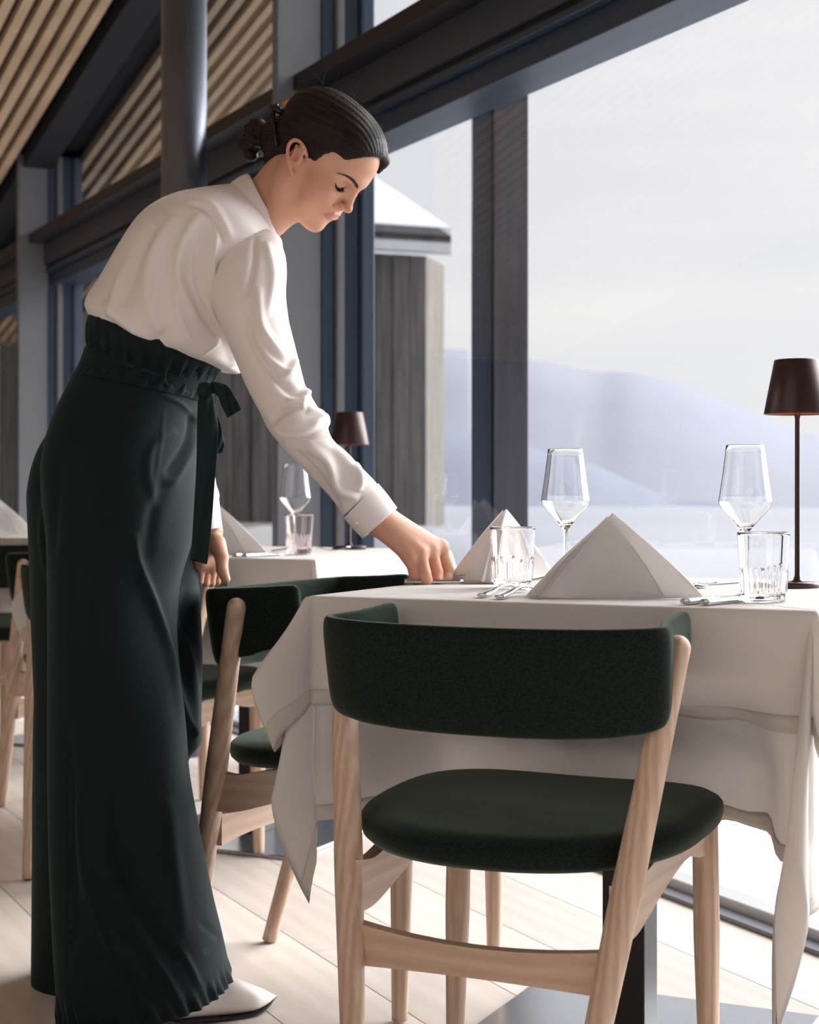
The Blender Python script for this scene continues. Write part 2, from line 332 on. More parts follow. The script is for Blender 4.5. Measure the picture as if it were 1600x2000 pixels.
# dark timber outbuilding
bl = empty('outbuilding', tuple(W(790, 960, 14)*np.array([1, 1, 0])))
tag(bl, 'dark timber outbuilding with snowy roof beyond the terrace', 'building')
cA = W(832, 960, 14.0)[:2]; d1 = np.array([.80, .60]); d1 /= np.linalg.norm(d1); d1 = -d1*np.array([1, .55]); d1 /= np.linalg.norm(d1)  # long wall runs left/towards camera slightly
cB = W(868, 960, 14.6)[:2]
zE = CH+(960-500)/F*14.0
d2 = (cB-cA)/np.linalg.norm(cB-cA)
nb = 62; pw = .15
for k in range(nb):
    p = cA+d1*(k*pw); q = p+d1*(pw-.012); nn = np.array([d1[1], -d1[0]]); off = nn*(.012 if k % 2 else 0)
    if nn[1] > 0: off = -off
    zt = zE+0.0
    a, b = p+off, q+off; c, d = q-nn*np.sign(nn[1])*-.05, p-nn*np.sign(nn[1])*-.05
    mo('cladding_board', *box8([(a[0], a[1], .0), (b[0], b[1], .0), (c[0], c[1], .0), (d[0], d[1], .0), (a[0], a[1], zt), (b[0], b[1], zt), (c[0], c[1], zt), (d[0], d[1], zt)]), M['timber'], bl, smooth=False)
for k in range(3):
    p = cA+(cB-cA)*(k/3); q = cA+(cB-cA)*((k+.94)/3)
    mo('cladding_board', *box8([(p[0], p[1], 0), (q[0], q[1], 0), (q[0], q[1]+.05, 0), (p[0], p[1]+.05, 0), (p[0], p[1], zE), (q[0], q[1], zE), (q[0], q[1]+.05, zE), (p[0], p[1]+.05, zE)]), M['timber2'], bl, smooth=False)  # boards on this face are paler than those of the long wall
e0 = cA-d1*.22+np.array([.0, -.25]); e1 = cA+d1*9.4+np.array([0, -.25])
mo('gutter', *box8([(e0[0], e0[1], zE), (e1[0], e1[1], zE), (e1[0], e1[1]+.12, zE), (e0[0], e0[1]+.12, zE), (e0[0], e0[1], zE+.10), (e1[0], e1[1], zE+.10), (e1[0], e1[1]+.12, zE+.10), (e0[0], e0[1]+.12, zE+.10)]), M['alu'], bl, smooth=False)
up = np.array([0, 1.])
def roof(z0, t, m, name, din=0.0, e0=e0):
    r0 = e0+np.array([-2.2, 3.2]); r1 = e1+np.array([-2.2, 3.2]); zr = z0+2.0
    return mo(name, *box8([(e0[0], e0[1]+din, z0), (e1[0], e1[1]+din, z0), (r1[0], r1[1], zr), (r0[0], r0[1], zr), (e0[0], e0[1]+din, z0+t), (e1[0], e1[1]+din, z0+t), (r1[0], r1[1], zr+t), (r0[0], r0[1], zr+t)]), m, bl, smooth=False)
roof(zE+.08, .06, M['dark'], 'roof'); roof(zE+.145, .09, mat('roof_snow', (205, 208, 216), .8), 'roof_snow', .18, e0-d1*.0)
# exterior post
px = tag(empty('exterior_post', (.26, 5.35, 0)), 'dark timber post outside the glass, right of the woman', 'post')
PC = np.array([.265, 5.36]); 
def pbox(x0, x1, y0, y1): return bbox((PC[0]+x0, PC[1]+y0, -.06), (PC[0]+x1, PC[1]+y1, 2.95))
mo('post_face', *bevel(pbox(-.0, .108, 0, .16), .004), M['slate'], px, smooth=False)
mo('post_edge', *bevel(pbox(-.065, -.002, .03, .15), .004), M['frame'], px, smooth=False)
# ------------------------------------------------------------------ dining chair
HD = .443                                   # heading of the tables (from +Y towards +X)
FH = np.array([math.sin(HD), math.cos(HD)]); RH = np.array([math.cos(HD), -math.sin(HD)])
def arc(t, off=0.0):
    K = np.array([(0, -.036), (.075, -.034), (.150, -.026), (.214, -.007), (.253, .026), (.243, .085), (.238, .140), (.234, .195)])
    a = abs(t)*(len(K)-1); i = min(int(a), len(K)-2); f = a-i
    P = crom(K, 57); q = P[min(56, int(round(a*8)))]
    q2 = P[min(56, int(round(a*8))+1)]; q1 = P[max(0, int(round(a*8))-1)]; tg = q2-q1; tg /= np.linalg.norm(tg); nn = np.array([-tg[1], tg[0]])   # inward
    q = q+nn*off; return np.array([q[0]*(1 if t >= 0 else -1), q[1]])
def make_chair(label):
    t = empty('dining_chair'); tag(t, label, 'chair')
    # backrest: curved upholstered shell
    n = 97; th = .024; rings = []
    for i in range(n):
        u = -1+2*i/(n-1); a = abs(u)
        zt = .732+.015*a**2; zb = .585+.074*a**2.4
        zb += max(0, (a-.90)/.10)**1.5*.022; e = 1-max(0, (a-.97)/.03)**2*.18; zm = (zt+zb)/2; zh = (zt-zb)/2*e
        sec = []
        for j in range(28):
            ph = 2*PI*j/28; c, s_ = math.cos(ph), math.sin(ph)
            px_ = np.sign(c)*abs(c)**.75*th/2*(1 if a < .985 else .6); pz = np.sign(s_)*abs(s_)**.42*zh
            q = arc(u, th/2+px_)
            lean = .030*(1-(zm+pz-.585)/.152)*(1-.4*a)       # bottom tucks forward / inward
            dirn = np.array([-(q[0]/.25)*.35, 1.0])*lean
            sec.append((q[0]+dirn[0], q[1]+dirn[1]*.8, zm+pz))
        rings.append(sec)
    mo('backrest', *orient(*ringmesh(rings)), M['felt'], t, world=False)
    # seat pad: rounded square shell with a dished front edge
    nr, na = 14, 96; top = []; bot = []
    def outl(a):
        c, s_ = math.cos(a), math.sin(a); nexp = 2.9 if s_ > 0 else 2.25
        r = (abs(c)**nexp+abs(s_)**nexp)**(-1/nexp); x = r*c*.250*(1+.02*s_); y = .213+r*s_*.246
        return x, y
    rings = []
    for k in range(nr+1):
        f = k/nr; sec = []
        for j in range(na):
            x, y = outl(2*PI*j/na); fr = f**.6 if f > 0 else 0; yy = (y-.213)/.246*fr; xx = x/.25*fr
            z = .476-.012*(1-xx*xx)*max(0, yy+.3)+.013*yy
            edge = 0 if f < .85 else ((f-.85)/.15)**2*.009
            sec.append((x*fr*.985, .213+(y-.213)*fr*.985, z+.006*(1-fr**2)-.008-edge))
        rings.append(sec)
    for k, (sc, dz) in enumerate(((1.0, -.022), (1.003, -.03), (.99, -.042), (.95, -.051), (.80, -.056), (.02, -.056))):
        sec = []
        for j in range(na):
            x, y = outl(2*PI*j/na); yy = (y-.213)/.246; xx = x/.25; z = .476-.012*(1-xx*xx)*max(0, yy+.3)+.013*yy
            sec.append((x*sc, .213+(y-.213)*sc, z+dz))
        rings.append(sec)
    mo('seat', *orient(*ringmesh(rings)), M['felt'], t, world=False)
    def leg(a, b, r0, r1, r2, round_top, name='leg'):
        a = np.array(a); b = np.array(b); n_ = 24; P = []; R = []
        for i in range(n_): f = i/(n_-1); P.append(a+(b-a)*f); R.append(r0+(r1-r0)*min(1, f/.55) if f < .55 else r1+(r2-r1)*(f-.55)/.45)
        P = list(P); R = list(R)
        if round_top:
            d = (b-a)/np.linalg.norm(b-a)
            for k in range(1, 8): g = k/8*PI/2; P.append(b+d*r2*math.sin(g)); R.append(r2*math.cos(g))
            P.append(b+d*r2); R.append(.0004)
        lg = mo(name, *orient(*tube(P, R, 20)), M['beech'], t, world=False)
        f_ = mo('foot_glide', *orient(*tube([a-np.array([0, 0, .0]), a+np.array([0, 0, .006])], [r0*.75, r0*.8], 16)), M['rubber'], lg, world=False); return lg
    for s_ in (-1, 1):
        leg((s_*.142, -.082, .004), (s_*.247, .082, .705), .0145, .0205, .0172, True)
        leg((s_*.206, .384, .004), (s_*.198, .387, .452), .0135, .0195, .019, False)
        # side rail under the seat
        top_ = [(.0, .404), (.05, .398), (.10, .408), (.16, .418), (.25, .420), (.33, .420), (.385, .418)]
        low = [(.0, .330), (.05, .332), (.10, .345), (.17, .366), (.25, .384), (.30, .387), (.34, .377), (.385, .374)]
        T_ = crom(np.array(top_), 24); L_ = crom(np.array(low), 24); V = []; Fc = []
        sec = []
        for i in range(24):
            y1, z1 = T_[i]; y0, z0 = L_[i]
            xo = s_*(.191+.003*i/24); 
            sec.append([(xo-.0105, y1, z1), (xo+.0105, y1, z1), (xo+.0105, y0, z0), (xo-.0105, y0, z0)])
        mo('side_rail', *orient(*ringmesh(sec)), M['beech_s'], t, smooth=False, world=False)
    # rear stretcher and crossbars
    sec = []
    for i in range(30):
        u = -1+2*i/29; c = 1-u*u; sec.append([(u*.178, -.012-.010*c, .321-.012*c), (u*.178, .008-.010*c, .321-.012*c), (u*.178, .008-.010*c, .263+.006*c), (u*.178, -.012-.010*c, .263+.006*c)])
    mo('stretcher', *orient(*ringmesh(sec)), M['beech_x'], t, smooth=False, world=False)
    for y in (.17, .375):
        mo('crossbar', *bevel(bbox((-.19, y-.012, .388), (.19, y+.012, .424)), .003), M['beech_x'], t, smooth=False, world=False)
    return t
M['beech_x'] = wood('beech_across', (220, 192, 170), (182, 150, 128), axis=0, contrast=.8); M['beech_s'] = wood('beech_along', (226, 202, 182), (192, 160, 138), axis=1, contrast=.8)
STEP = np.array([-.77, 1.736])
C1 = np.array([.093, 2.266]); C2 = np.array([-.272, 3.280]); H2 = math.radians(116)
ch1 = make_chair('green felt and beech chair nearest the viewer, its back towards us'); ch1.location = (C1[0], C1[1], 0); ch1.rotation_euler = (0, 0, -HD); ch1['group'] = 'dining chairs'
def addchair(p, h, label):
    c = copy_tree(ch1, None, (p[0], p[1], 0), -h); c['label'] = label; return c
ch2 = addchair(C2, H2, 'green felt chair under the woman\'s left hand, beside the front table')
C3 = C1+STEP+np.array([-.05, .0]); ch3 = addchair(C3, HD, 'beech and green chair mostly hidden behind the dark trousers')
C4 = C2+STEP; ch4 = addchair(C4, H2, 'blurred green chair at the far left edge of the picture')
# ------------------------------------------------------------------ tables and cloths
T1 = np.array([.363, 2.81])
def local(c, h, p): d = np.asarray(p)[:2]-c; return d@np.array([math.cos(h), -math.sin(h)]), d@np.array([math.sin(h), math.cos(h)])
def make_table(label):
    t = empty('dining_table'); tag(t, label, 'table'); hh = .372
    mo('tabletop', *bevel(bbox((-hh, -hh, .722), (hh, hh, .744)), .006), M['black'], t, world=False, smooth=False)
    mo('pedestal', *bevel(bbox((-.036, -.036, .0085), (.036, .036, .722)), .003), M['black'], t, world=False, smooth=False)
    mo('base_plate', *bevel(bbox((-.26, -.26, 0), (.26, .26, .010)), .004), M['baseplate'], t, world=False, smooth=False)
    return t
M['baseplate'] = mat('grey_base_plate', (176, 178, 184), .24, .9)
tb1 = make_table('square pedestal table nearest the viewer under white cloths'); tb1.location = (*T1, 0); tb1.rotation_euler = (0, 0, -HD); tb1['group'] = 'restaurant tables'
def smooth(a): a = min(1, max(0, a)); return a*a*(3-2*a)
def drape(drops, flare, z0, seed, inset=0.0, nv=40, tipc=(0, 0, 0, 0), chairs=((C1, HD), (C2, H2)), fold=.012, knee=(.68, .68), skew=0):
    """cloth in table-local axes x=right, y=far. drops: front,right,back,left. returns verts, faces, hem verts/faces"""
    r_ = random.Random(seed); hf = .378+inset; ph = [r_.uniform(0, 6.28) for _ in range(8)]
    samples = []  # (ex, ey, ox, oy, L, cornerweight)
    sides = [(-hf, -hf, 1, 0, 0, -1, 0), (hf, -hf, 0, 1, 1, 0, 1), (hf, hf, -1, 0, 0, 1, 2), (-hf, hf, 0, -1, -1, 0, 3)]
    for k, (x, y, dx, dy, ox, oy, di) in enumerate(sides):
        D = drops[di]; Dn = drops[(di+1) % 4]; n = 44
        for i in range(n):
            f = (i+.5)/n; samples.append((x+dx*2*hf*f, y+dy*2*hf*f, ox, oy, D, 0.0, f, k))
        ex, ey = x+dx*2*hf, y+dy*2*hf; nx, ny = sides[(k+1) % 4][4], sides[(k+1) % 4][5]
        m = 26
        for i in range(m):
            a = (i+.5)/m*PI/2; ca, sa = math.cos(a), math.sin(a)
            L = min(D/max(ca, 1e-3), Dn/max(sa, 1e-3))*(1+.10*skew*math.sin(2*a)*(k == 0)); samples.append((ex, ey, ox*ca+nx*sa, oy*ca+ny*sa, L, a/(PI/2), 0, k+10))
    V = []; n = len(samples)
    inv = lambda lx, ly: T1+RH*lx+FH*ly
    for v in range(nv+1):
        for (ex, ey, ox, oy, L, cw, f, k) in samples:
            fr = v/nv; d = fr*L
            if k < 10:
                o = .004+.004*min(1, d/.02)+fold*(d/.3)*math.sin(f*9+ph[k])*math.sin(f*PI)+.010*(d/.3)*math.sin(f*23+ph[k+1])*.6*min(1, 4*f*(1-f)*2)
                edge = math.exp(-min(f, 1-f)/.05)
                o += -.018*edge*min(1, d/.2)
            else:
                c = (1-abs(2*cw-1))**1.1 if not (skew and k == 10) else math.sin(cw*PI)**.7; fl = flare[k-10]; kn, en = knee; g = fr/kn if fr < kn else 1-(1-en)*((fr-kn)/(1-kn))**1.3
                o = .006+fl*c*g-.016*(math.sin(cw*2*PI)**2)*min(1, d/.2)+.006*c*math.sin(fr*7+ph[k-8])*fr
            o_ = max(o, .003)
            zz = z0-math.sqrt(max(0, d*d-min(o_, d*.9)**2))*(1-.0) if d > 0 else z0
            zz = z0-(0 if d == 0 else max(0, math.sqrt(max(0, d*d-min(o_*1.0, d*.9)**2))-.003))
            # rounded shoulder
            lx, ly = ex+ox*o_, ey+oy*o_
            if d < .012: zz = z0-d*d/.03; lx, ly = ex+ox*min(o_, d*.8), ey+oy*min(o_, d*.8)
            if k == 10 and skew: c = math.sin(cw*PI)**.6; lx += -.050*skew*c*fr; ly += -.045*skew*c*fr**.8
            p = inv(lx, ly)
            for (cc, hh) in chairs:
                a, b = local(cc, hh, p)
                if b < .47 and b > -.05 and abs(a) < .36 and zz < .66:
                    wgt = smooth((.66-zz)/.17)*smooth((.36-abs(a))/.10); tgt = .470+.004*math.sin(a*40)
                    if tgt > b: 
                        sh = (tgt-b)*wgt; p = p+np.array([math.sin(hh), math.cos(hh)])*sh; zz += wgt*.004*math.sin(a*60+zz*50)
            dd = p-T1; V.append((dd@RH, dd@FH, zz))
    Fc = []
    for v in range(nv):
        for j in range(n):
            a = v*n+j; b = v*n+(j+1) % n; Fc.append([a, b, b+n, a+n])
    # top
    c0 = len(V); rr = 8
    for k in range(1, rr):
        for j in range(n): x, y, z = V[j]; q = 1-k/rr; V.append((x*q, y*q, z0+.0008*math.sin(x*9+ph[0])*math.cos(y*7+ph[1])))
    for k in range(rr-1):
        a0 = 0 if k == 0 else c0+(k-1)*n; b0 = c0+k*n
        for j in range(n): Fc.append([a0+j, b0+j, b0+(j+1) % n, a0+(j+1) % n])
    c = len(V); V.append((0, 0, z0)); b0 = c0+(rr-2)*n
    for j in range(n): Fc.append([b0+j, c, b0+(j+1) % n])
    # hem band: last strip, doubled
    HV = []; HF = []; va = np.array(V[:(nv+1)*n]).reshape(nv+1, n, 3)
    for v in range(4):
        for j in range(n):
            L = samples[j][4]; fr = 1-(.024/L)*(1-v/3); t = fr*nv; i = min(int(t), nv-1); q = va[i, j]*(1-(t-i))+va[i+1, j]*(t-i)
            tg = va[i, (j+1) % n]-va[i, j-1]; dn = va[i+1, j]-va[i, j]; nn = np.cross(tg, dn); nn = nn/(np.linalg.norm(nn)+1e-9)
            HV.append((q, nn))
    P1 = [tuple(q+nn*.0012) for q, nn in HV]; P2 = [tuple(q-nn*.0012) for q, nn in HV]; m = len(HV)
    for v in range(3):
        for j in range(n):
            a = v*n+j; b = v*n+(j+1) % n; HF.append([a, b, b+n, a+n]); HF.append([m+a, m+a+n, m+b+n, m+b])
    for j in range(n):
        b = (j+1) % n; HF.append([j, j+m, b+m, b]); q = 3*n; HF.append([q+j, q+b, q+b+m, q+j+m])
    return V, Fc, P1+P2, HF
def make_cloth(name, label, drops, flare, z0, seed, inset=0., **kw):
    V, Fc, HV, HF = drape(drops, flare, z0, seed, inset, **kw)
    o = mo(name, V, Fc, M['cloth'], None); md = o.modifiers.new('thickness', 'SOLIDIFY'); md.thickness = .0009; md.offset = 0
    mo('hem', HV, HF, M['hem'], o, world=False)
    o.location = (*T1, 0); o.rotation_euler = (0, 0, -HD); tag(o, label, 'tablecloth', 'white tablecloths'); return o
# corner order of flare: front-right, back-right, back-left, front-left
cu1 = make_cloth('tablecloth', 'long white under-cloth on the front table, its hem tips near the floor', (.345, .41, .32, .33), (.055, .07, .07, .075), .7465, 3, knee=(.70, .05), skew=1)
ct1 = make_cloth('top_cloth', 'short white top cloth on the front table, laid over the long one', (.170, .165, .17, .185), (.05, .06, .06, .092), .7495, 11, inset=.006)
def copyat(o, stepn, label, extra=(0, 0)):
    p = Vector(o.location)+Vector((STEP[0]*stepn+extra[0], STEP[1]*stepn+extra[1], 0)); c = copy_tree(o, None, p); c['label'] = label; return c
TBL = ['', 'middle', 'far left', 'farthest']
for k, nm in ((1, 'second table behind the woman'), (2, 'far left table with the napkins'), (3, 'farthest table at the end of the row')):
    copyat(tb1, k, 'pedestal table, the '+nm); copyat(cu1, k, 'long white under-cloth of the '+nm); copyat(ct1, k, 'short white top cloth of the '+nm)
addchair(C1+STEP*2, HD, 'chair in front of the far left table, at the picture edge'); addchair(C2+STEP*2, H2, 'chair left of the far left table')
ZT = .7505
# ------------------------------------------------------------------ glassware
def wineglass(label, x, y, z=ZT):
    o_ = [(.0005, .0), (.036, .0), (.0375, .001), (.036, .0022), (.020, .0036), (.008, .0065), (.0040, .012), (.0034, .03), (.0034, .085), (.0042, .096), (.009, .103), (.022, .118), (.034, .132), (.0395, .1415), (.0400, .146), (.0385, .156), (.0335, .190), (.0290, .2265), (.0287, .2276)]
    i_ = [(.0282, .2270), (.0327, .190), (.0377, .156), (.0391, .146), (.0385, .142), (.0325, .1325), (.020, .119), (.009, .1085), (.0005, .1065)]
    R = crom(np.array(o_), 70); R2 = crom(np.array(i_), 34); P = [tuple(q) for q in R]+[tuple(q) for q in R2]; P = [(max(.0003, a), b) for a, b in P]
    o = mo('wine_glass', *orient(*lathe(P, 56, 0, 0, 0)), M['glass']); o.location = (x, y, z); tag(o, label, 'wine glass', 'wine glasses'); return o
def tumbler(label, x, y, z=ZT, m='glass', rot=0):
    n = 96; R = []
    def r_out(zz): return .0315+.0065*(zz/.1)
    for k, zz in enumerate(np.linspace(0, .1, 60)):
        env = smooth((zz-.012)/.006)*smooth((.056-zz)/.018); sec = []
        for j in range(n):
            a = 2*PI*j/n; rr = r_out(zz)+env*.0011*(abs(math.sin(a*12))*2-1) - (.001 if zz < .012 else 0)
            sec.append((rr*math.cos(a), rr*math.sin(a), zz))
        R.append(sec)
    for zz in (.1008, .1005): R.append([((r_out(.1)-.0011)*math.cos(2*PI*j/n), (r_out(.1)-.0011)*math.sin(2*PI*j/n), zz) for j in range(n)])
    for zz in np.linspace(.1, .012, 20): R.append([((r_out(zz)-.0022)*math.cos(2*PI*j/n), (r_out(zz)-.0022)*math.sin(2*PI*j/n), zz) for j in range(n)])
    R.append([(.026*math.cos(2*PI*j/n), .026*math.sin(2*PI*j/n), .009) for j in range(n)])
    V, Fc = ringmesh(R, cap=True)
    o = mo('tumbler', *orient(V, Fc), M[m]); o.location = (x, y, z); o.rotation_euler = (0, 0, rot)
    tag(o, label, 'tumbler', 'cut tumblers')
    return o
def beads(o, lst):
    for (a, zz, c) in lst:
        rr = .0322+.0065*(zz/.1); p = [(rr*math.cos(a+da), rr*math.sin(a+da), zz+dz) for da, dz in ((-.06, -.002), (.0, .002), (.05, .001), (.02, -.002))]
        mo('enamel_drop', *tube(p, [.0006, .0009, .0008, .0004], 8), M[c], o, world=False)
wineglass('wine glass behind the big front napkin, left of the other', .256, 2.80)
wineglass('wine glass standing behind the right tumbler, near the lamp', .504, 2.56)
t1 = tumbler('tumbler in front of the back napkin, beside the forks', .171, 2.83); beads(t1, [(-1.6, .052, 'blue'), (-1.2, .046, 'red'), (-2.9, .049, 'red'), (-.5, .05, 'red'), (.1, .048, 'blue')])
t2 = tumbler('tumbler by the right lamp with a blue mark', .513, 2.472, rot=.4); beads(t2, [(-2.2, .048, 'blue')])
wineglass('blurred wine glass on the second table under the sleeve', -.288, 4.30)
tumbler('pink-tinted tumbler on the second table', -.285, 4.41, m='pinkglass')
for k, (dx, dy) in enumerate([(-.52, 1.85), (-.31, 1.55)]):
    wineglass(['wine glass on the far left table beside the napkins', 'wine glass on the far left table, behind the trousers'][k], -.288+STEP[0]+dx*.5, 4.3+STEP[1]+(dy-1.5)*.6)
wineglass('wine glass at the back left of the second table', -.62, 4.72)
# ------------------------------------------------------------------ table lamps
def lamp(label, x, y, base_dx=0):
    t = tag(empty('table_lamp', (x, y, ZT)), label, 'lamp', 'bronze cordless table lamps')
    def pl(name, prof, m, n=48, dx=0, close=False): return mo(name, *orient(*lathe(prof, n, dx, 0, 0, close)), m, t, world=False)
    pl('base', [(.001, 0), (.047, 0), (.048, .001), (.048, .0075), (.0475, .0085), (.012, .009), (.001, .009)], M['lamp'], dx=base_dx)
    pl('stem', [(.012, .0085), (.007, .012), (.0046, .02), (.0042, .28), (.006, .295), (.002, .297)], M['lamp'], 24)
    sh = pl('shade', [(.0010, .380), (.037, .3795), (.0385, .378), (.0555, .2895), (.0553, .2885), (.0545, .2890), (.0375, .3765), (.0010, .377)], M['lamp'])
    mo('shade_lining', *orient(*lathe([(.0543, .2905), (.0368, .376), (.0360, .376), (.0535, .2905), (.0543, .2905)], 48, 0, 0, 0, True)), M['lampin'], sh, world=False)
    pl('light_source', [(.001, .302), (.016, .302), (.017, .304), (.017, .314), (.001, .316)], M['bulb'], 24)
    return t
bm_ = bpy.data.materials.new('warm_led'); bm_.use_nodes = True; b_ = bm_.node_tree.nodes['Principled BSDF']; b_.inputs['Emission Color'].default_value = (1, .5, .25, 1); b_.inputs['Emission Strength'].default_value = 14; M['bulb'] = bm_
lamp('bronze cordless lamp at the right edge of the front table', .648, 2.85, -.012)
lamp('blurred bronze cordless lamp on the second table', -.167, 4.74)
lamp('bronze lamp on the far left table hidden by the trousers', -.167+STEP[0], 4.74+STEP[1])
# ------------------------------------------------------------------ napkins
def napkin(label, x, y, rz, w_=.25, h=.127, d=.10, open_=.03):
    t = tag(empty('napkin', (x, y, ZT), rz), label, 'napkin', 'folded white napkins')
    def sheet(name, L, R, A, bul, lift=0, label=None):
        """curved triangle with foot points L,R and apex A (local), bulging by bul along normal"""
        L, R, A = map(np.array, (L, R, A)); n = 26; rows = []; nn = np.cross(R-L, A-L); nn = nn/np.linalg.norm(nn)
        for i in range(n+1):
            v = i/n; a = L+(A-L)*v; b = R+(A-R)*v; row = []
            for j in range(n+1):
                u = j/n; p = a+(b-a)*u; q = bul*math.sin(u*PI)**.8*math.sin(min(1, v*1.15+.12)*PI)**.7*(1-v*.3)+.0012*math.sin(u*13+v*9)*(1-v)
                p = p+nn*q; e = .006*math.sin(v*PI)*(1 if True else 0); p = p+(b-a)/(np.linalg.norm(b-a)+1e-6)*( (u-.5)*2*e ); p[2] = max(p[2], .001); row.append(p)
            rows.append(row)
        V, Fc = ringmesh(rows, close=False, cap=False); o = mo(name, V, Fc, M['napkin'], t, world=False, label=label); s_ = o.modifiers.new('t', 'SOLIDIFY'); s_.thickness = .0022; s_.offset = 0; return o
    A = (0.0, 0, h)
    sheet('front_fold', (-w_*.46, -d*.38, 0), (w_*.54, -d*.30, 0), A, -.020)
    sheet('side_fold', (-w_*.50, .045, .0), (-w_*.44, -d*.36, .0), (-.003, .005, h*.985), .008)
    sheet('back_fold', (w_*.54, -d*.30, 0), (-w_*.50, .050, 0), A, .012)
    sheet('inner_fold', (-w_*.50, -d*.25, .003), (w_*.3, -d*.2, .003), (-.004, .002, h*.93), -.006)
    return t
napkin('large white folded napkin standing at the front table\'s near place', .305, 2.565, -.02)
napkin('white folded napkin behind the left tumbler', .172, 3.035, .9, w_=.22, h=.128, d=.10)
napkin('blurred white napkin on the second table behind the left hand', -.49, 4.33, 0, w_=.25, h=.13)
for k, (x, y, r, lb) in enumerate([(-1.46, 6.08, .4, 'leftmost blurred napkin on the far left table'), (-1.20, 5.93, -.2, 'blurred napkin against the trousers on the far left table'), (-1.12, 6.58, .3, 'napkin at the back of the far left table')]):
    napkin(lb, x, y, r, w_=.24, h=.13)
# ------------------------------------------------------------------ cutlery
def cutlery(kind, label, p, heading, lift=0.0, L=.215, z=ZT, tilt=0):
    t = tag(empty(kind, (p[0], p[1], z), -heading), label, kind, 'steel cutlery')
    def strip(name, rows):    # rows: (y, halfwidth, zmid, halfthick)
        sec = []
        for (y, hw, zm, ht) in rows:
            sec.append([(hw*math.copysign(abs(math.cos(a))**.6, math.cos(a)), y, zm+ht*math.copysign(abs(math.sin(a))**.8, math.sin(a))) for a in np.linspace(0, 2*PI, 16, endpoint=False)])
        mo(name, *orient(*ringmesh(sec)), M['steel'], t, world=False)
    if kind == 'fork':
        rows = [(0, .0055, .0045, .0022), (.003, .0085, .0045, .003), (.03, .0078, .008, .0022), (.07, .0045, .014, .002), (.11, .0036, .0145, .002), (.135, .004, .010, .0018), (.15, .009, .006, .0012), (.158, .012, .005, .001)]
        strip('handle', [tuple(q) for q in crom(np.array(rows), 40)])
        for k in range(4):
            x0 = -.0096+k*.0064; P = [(x0, .152, .005), (x0, .165, .0042), (x0, .185, .006), (x0, L, .013)]; mo('tine', *orient(*tube(crom(np.array(P), 12), np.linspace(.0014, .0007, 12), 8)), M['steel'], t, world=False)
    elif kind == 'knife':
        strip('handle', [tuple(q) for q in crom(np.array([(0, .005, .005, .003), (.004, .0085, .005, .0045), (.05, .0075, .005, .004), (.10, .0055, .005, .0035)]), 24)])
        strip('blade', [tuple(q) for q in crom(np.array([(.098, .005, .005, .0016), (.12, .009, .004, .001), (.17, .0095, .003, .0009), (L-.01, .006, .003, .0008), (L, .001, .003, .0006)]), 24)])
    else:
        strip('handle', [tuple(q) for q in crom(np.array([(0, .005, .0035, .002), (.004, .008, .0035, .003), (.05, .006, .005, .0022), (.12, .003, .008, .002)]), 24)])
        strip('bowl', [tuple(q) for q in crom(np.array([(.118, .003, .008, .0018), (.135, .012, .006, .0015), (.16, .0185, .003, .0014), (.18, .014, .004, .0013), (.19, .003, .007, .001)]), 24)])
    return t
cutlery('fork', 'fork nearest the napkin on its left side', (.1325, 2.515), .46); cutlery('fork', 'outer fork left of the large napkin', (.108, 2.550), .44)
cutlery('knife', 'inner knife right of the large napkin', (.388, 2.40), .60, L=.23); cutlery('knife', 'outer knife right of the large napkin, pointing at the tumbler', (.412, 2.385), .66, L=.235)
cutlery('knife', 'knife under the woman\'s right fingers', (-.008, 2.93), 1.50, L=.225); cutlery('fork', 'fork beside the knife under the woman\'s fingers', (.035, 2.965), 1.48)
cutlery('spoon', 'dessert spoon behind the large napkin', (.43, 2.68), .30); cutlery('knife', 'knife behind the napkin near the far table edge', (.46, 2.86), .7)
cutlery('knife', 'knife end at the second table\'s front edge, leftmost', (-.425, 4.14), .5); cutlery('knife', 'knife end at the second table\'s front edge beside its neighbour', (-.40, 4.13), .5)
cutlery('fork', 'fork by the pink tumbler on the second table', (-.36, 4.46), 1.2)
# ================================================================== the woman
# --- small signed-distance modeller: one continuous skin surface out of blended round shapes
def Rm(yaw, pitch, roll):
    cy, sy = np.cos(yaw), np.sin(yaw); cp, sp = np.cos(pitch), np.sin(pitch); c_, s_ = np.cos(roll), np.sin(roll)
    return np.array([[cy, -sy, 0], [sy, cy, 0], [0, 0, 1]])@np.array([[cp, 0, sp], [0, 1, 0], [-sp, 0, cp]])@np.array([[1, 0, 0], [0, c_, -s_], [0, s_, c_]])
HR = Rm(-.4241, .7904, .1067); HC = np.array([-.1444, 2.96, 1.4904]); HS = .9035
def hw(p): return HC+(HR@(np.asarray(p, float)*HS).T).T if np.ndim(p) == 1 else HC+(np.asarray(p, float)*HS)@HR.T
def Cap(a, b, ra, rb):
    a = np.asarray(a, float); b = np.asarray(b, float); d = b-a; L = d@d+1e-12
    def f(P):
        t = np.clip(((P-a)@d)/L, 0, 1); return np.linalg.norm(P-a-t[:, None]*d, axis=1)-(ra+(rb-ra)*t)
    return f
def Ell(c, r, R=None):
    c = np.asarray(c, float); r = np.asarray(r, float)
    def f(P):
        q = P-c
        if R is not None: q = q@R
        k0 = np.linalg.norm(q/r, axis=1); k1 = np.linalg.norm(q/(r*r), axis=1)+1e-9; return k0*(k0-1)/k1
    return f
def smin(a, b, k):
    if k <= 0: return np.minimum(a, b)
    h = np.maximum(k-np.abs(a-b), 0)/k; return np.minimum(a, b)-h*h*k*.25
def sdf_eval(prims, P):
    d = np.full(len(P), 1e3)
    for f, k, op in prims:
        v = f(P)
        if op > 0: d = smin(d, v, k)
        else: d = -smin(-d, v, k)
    return d
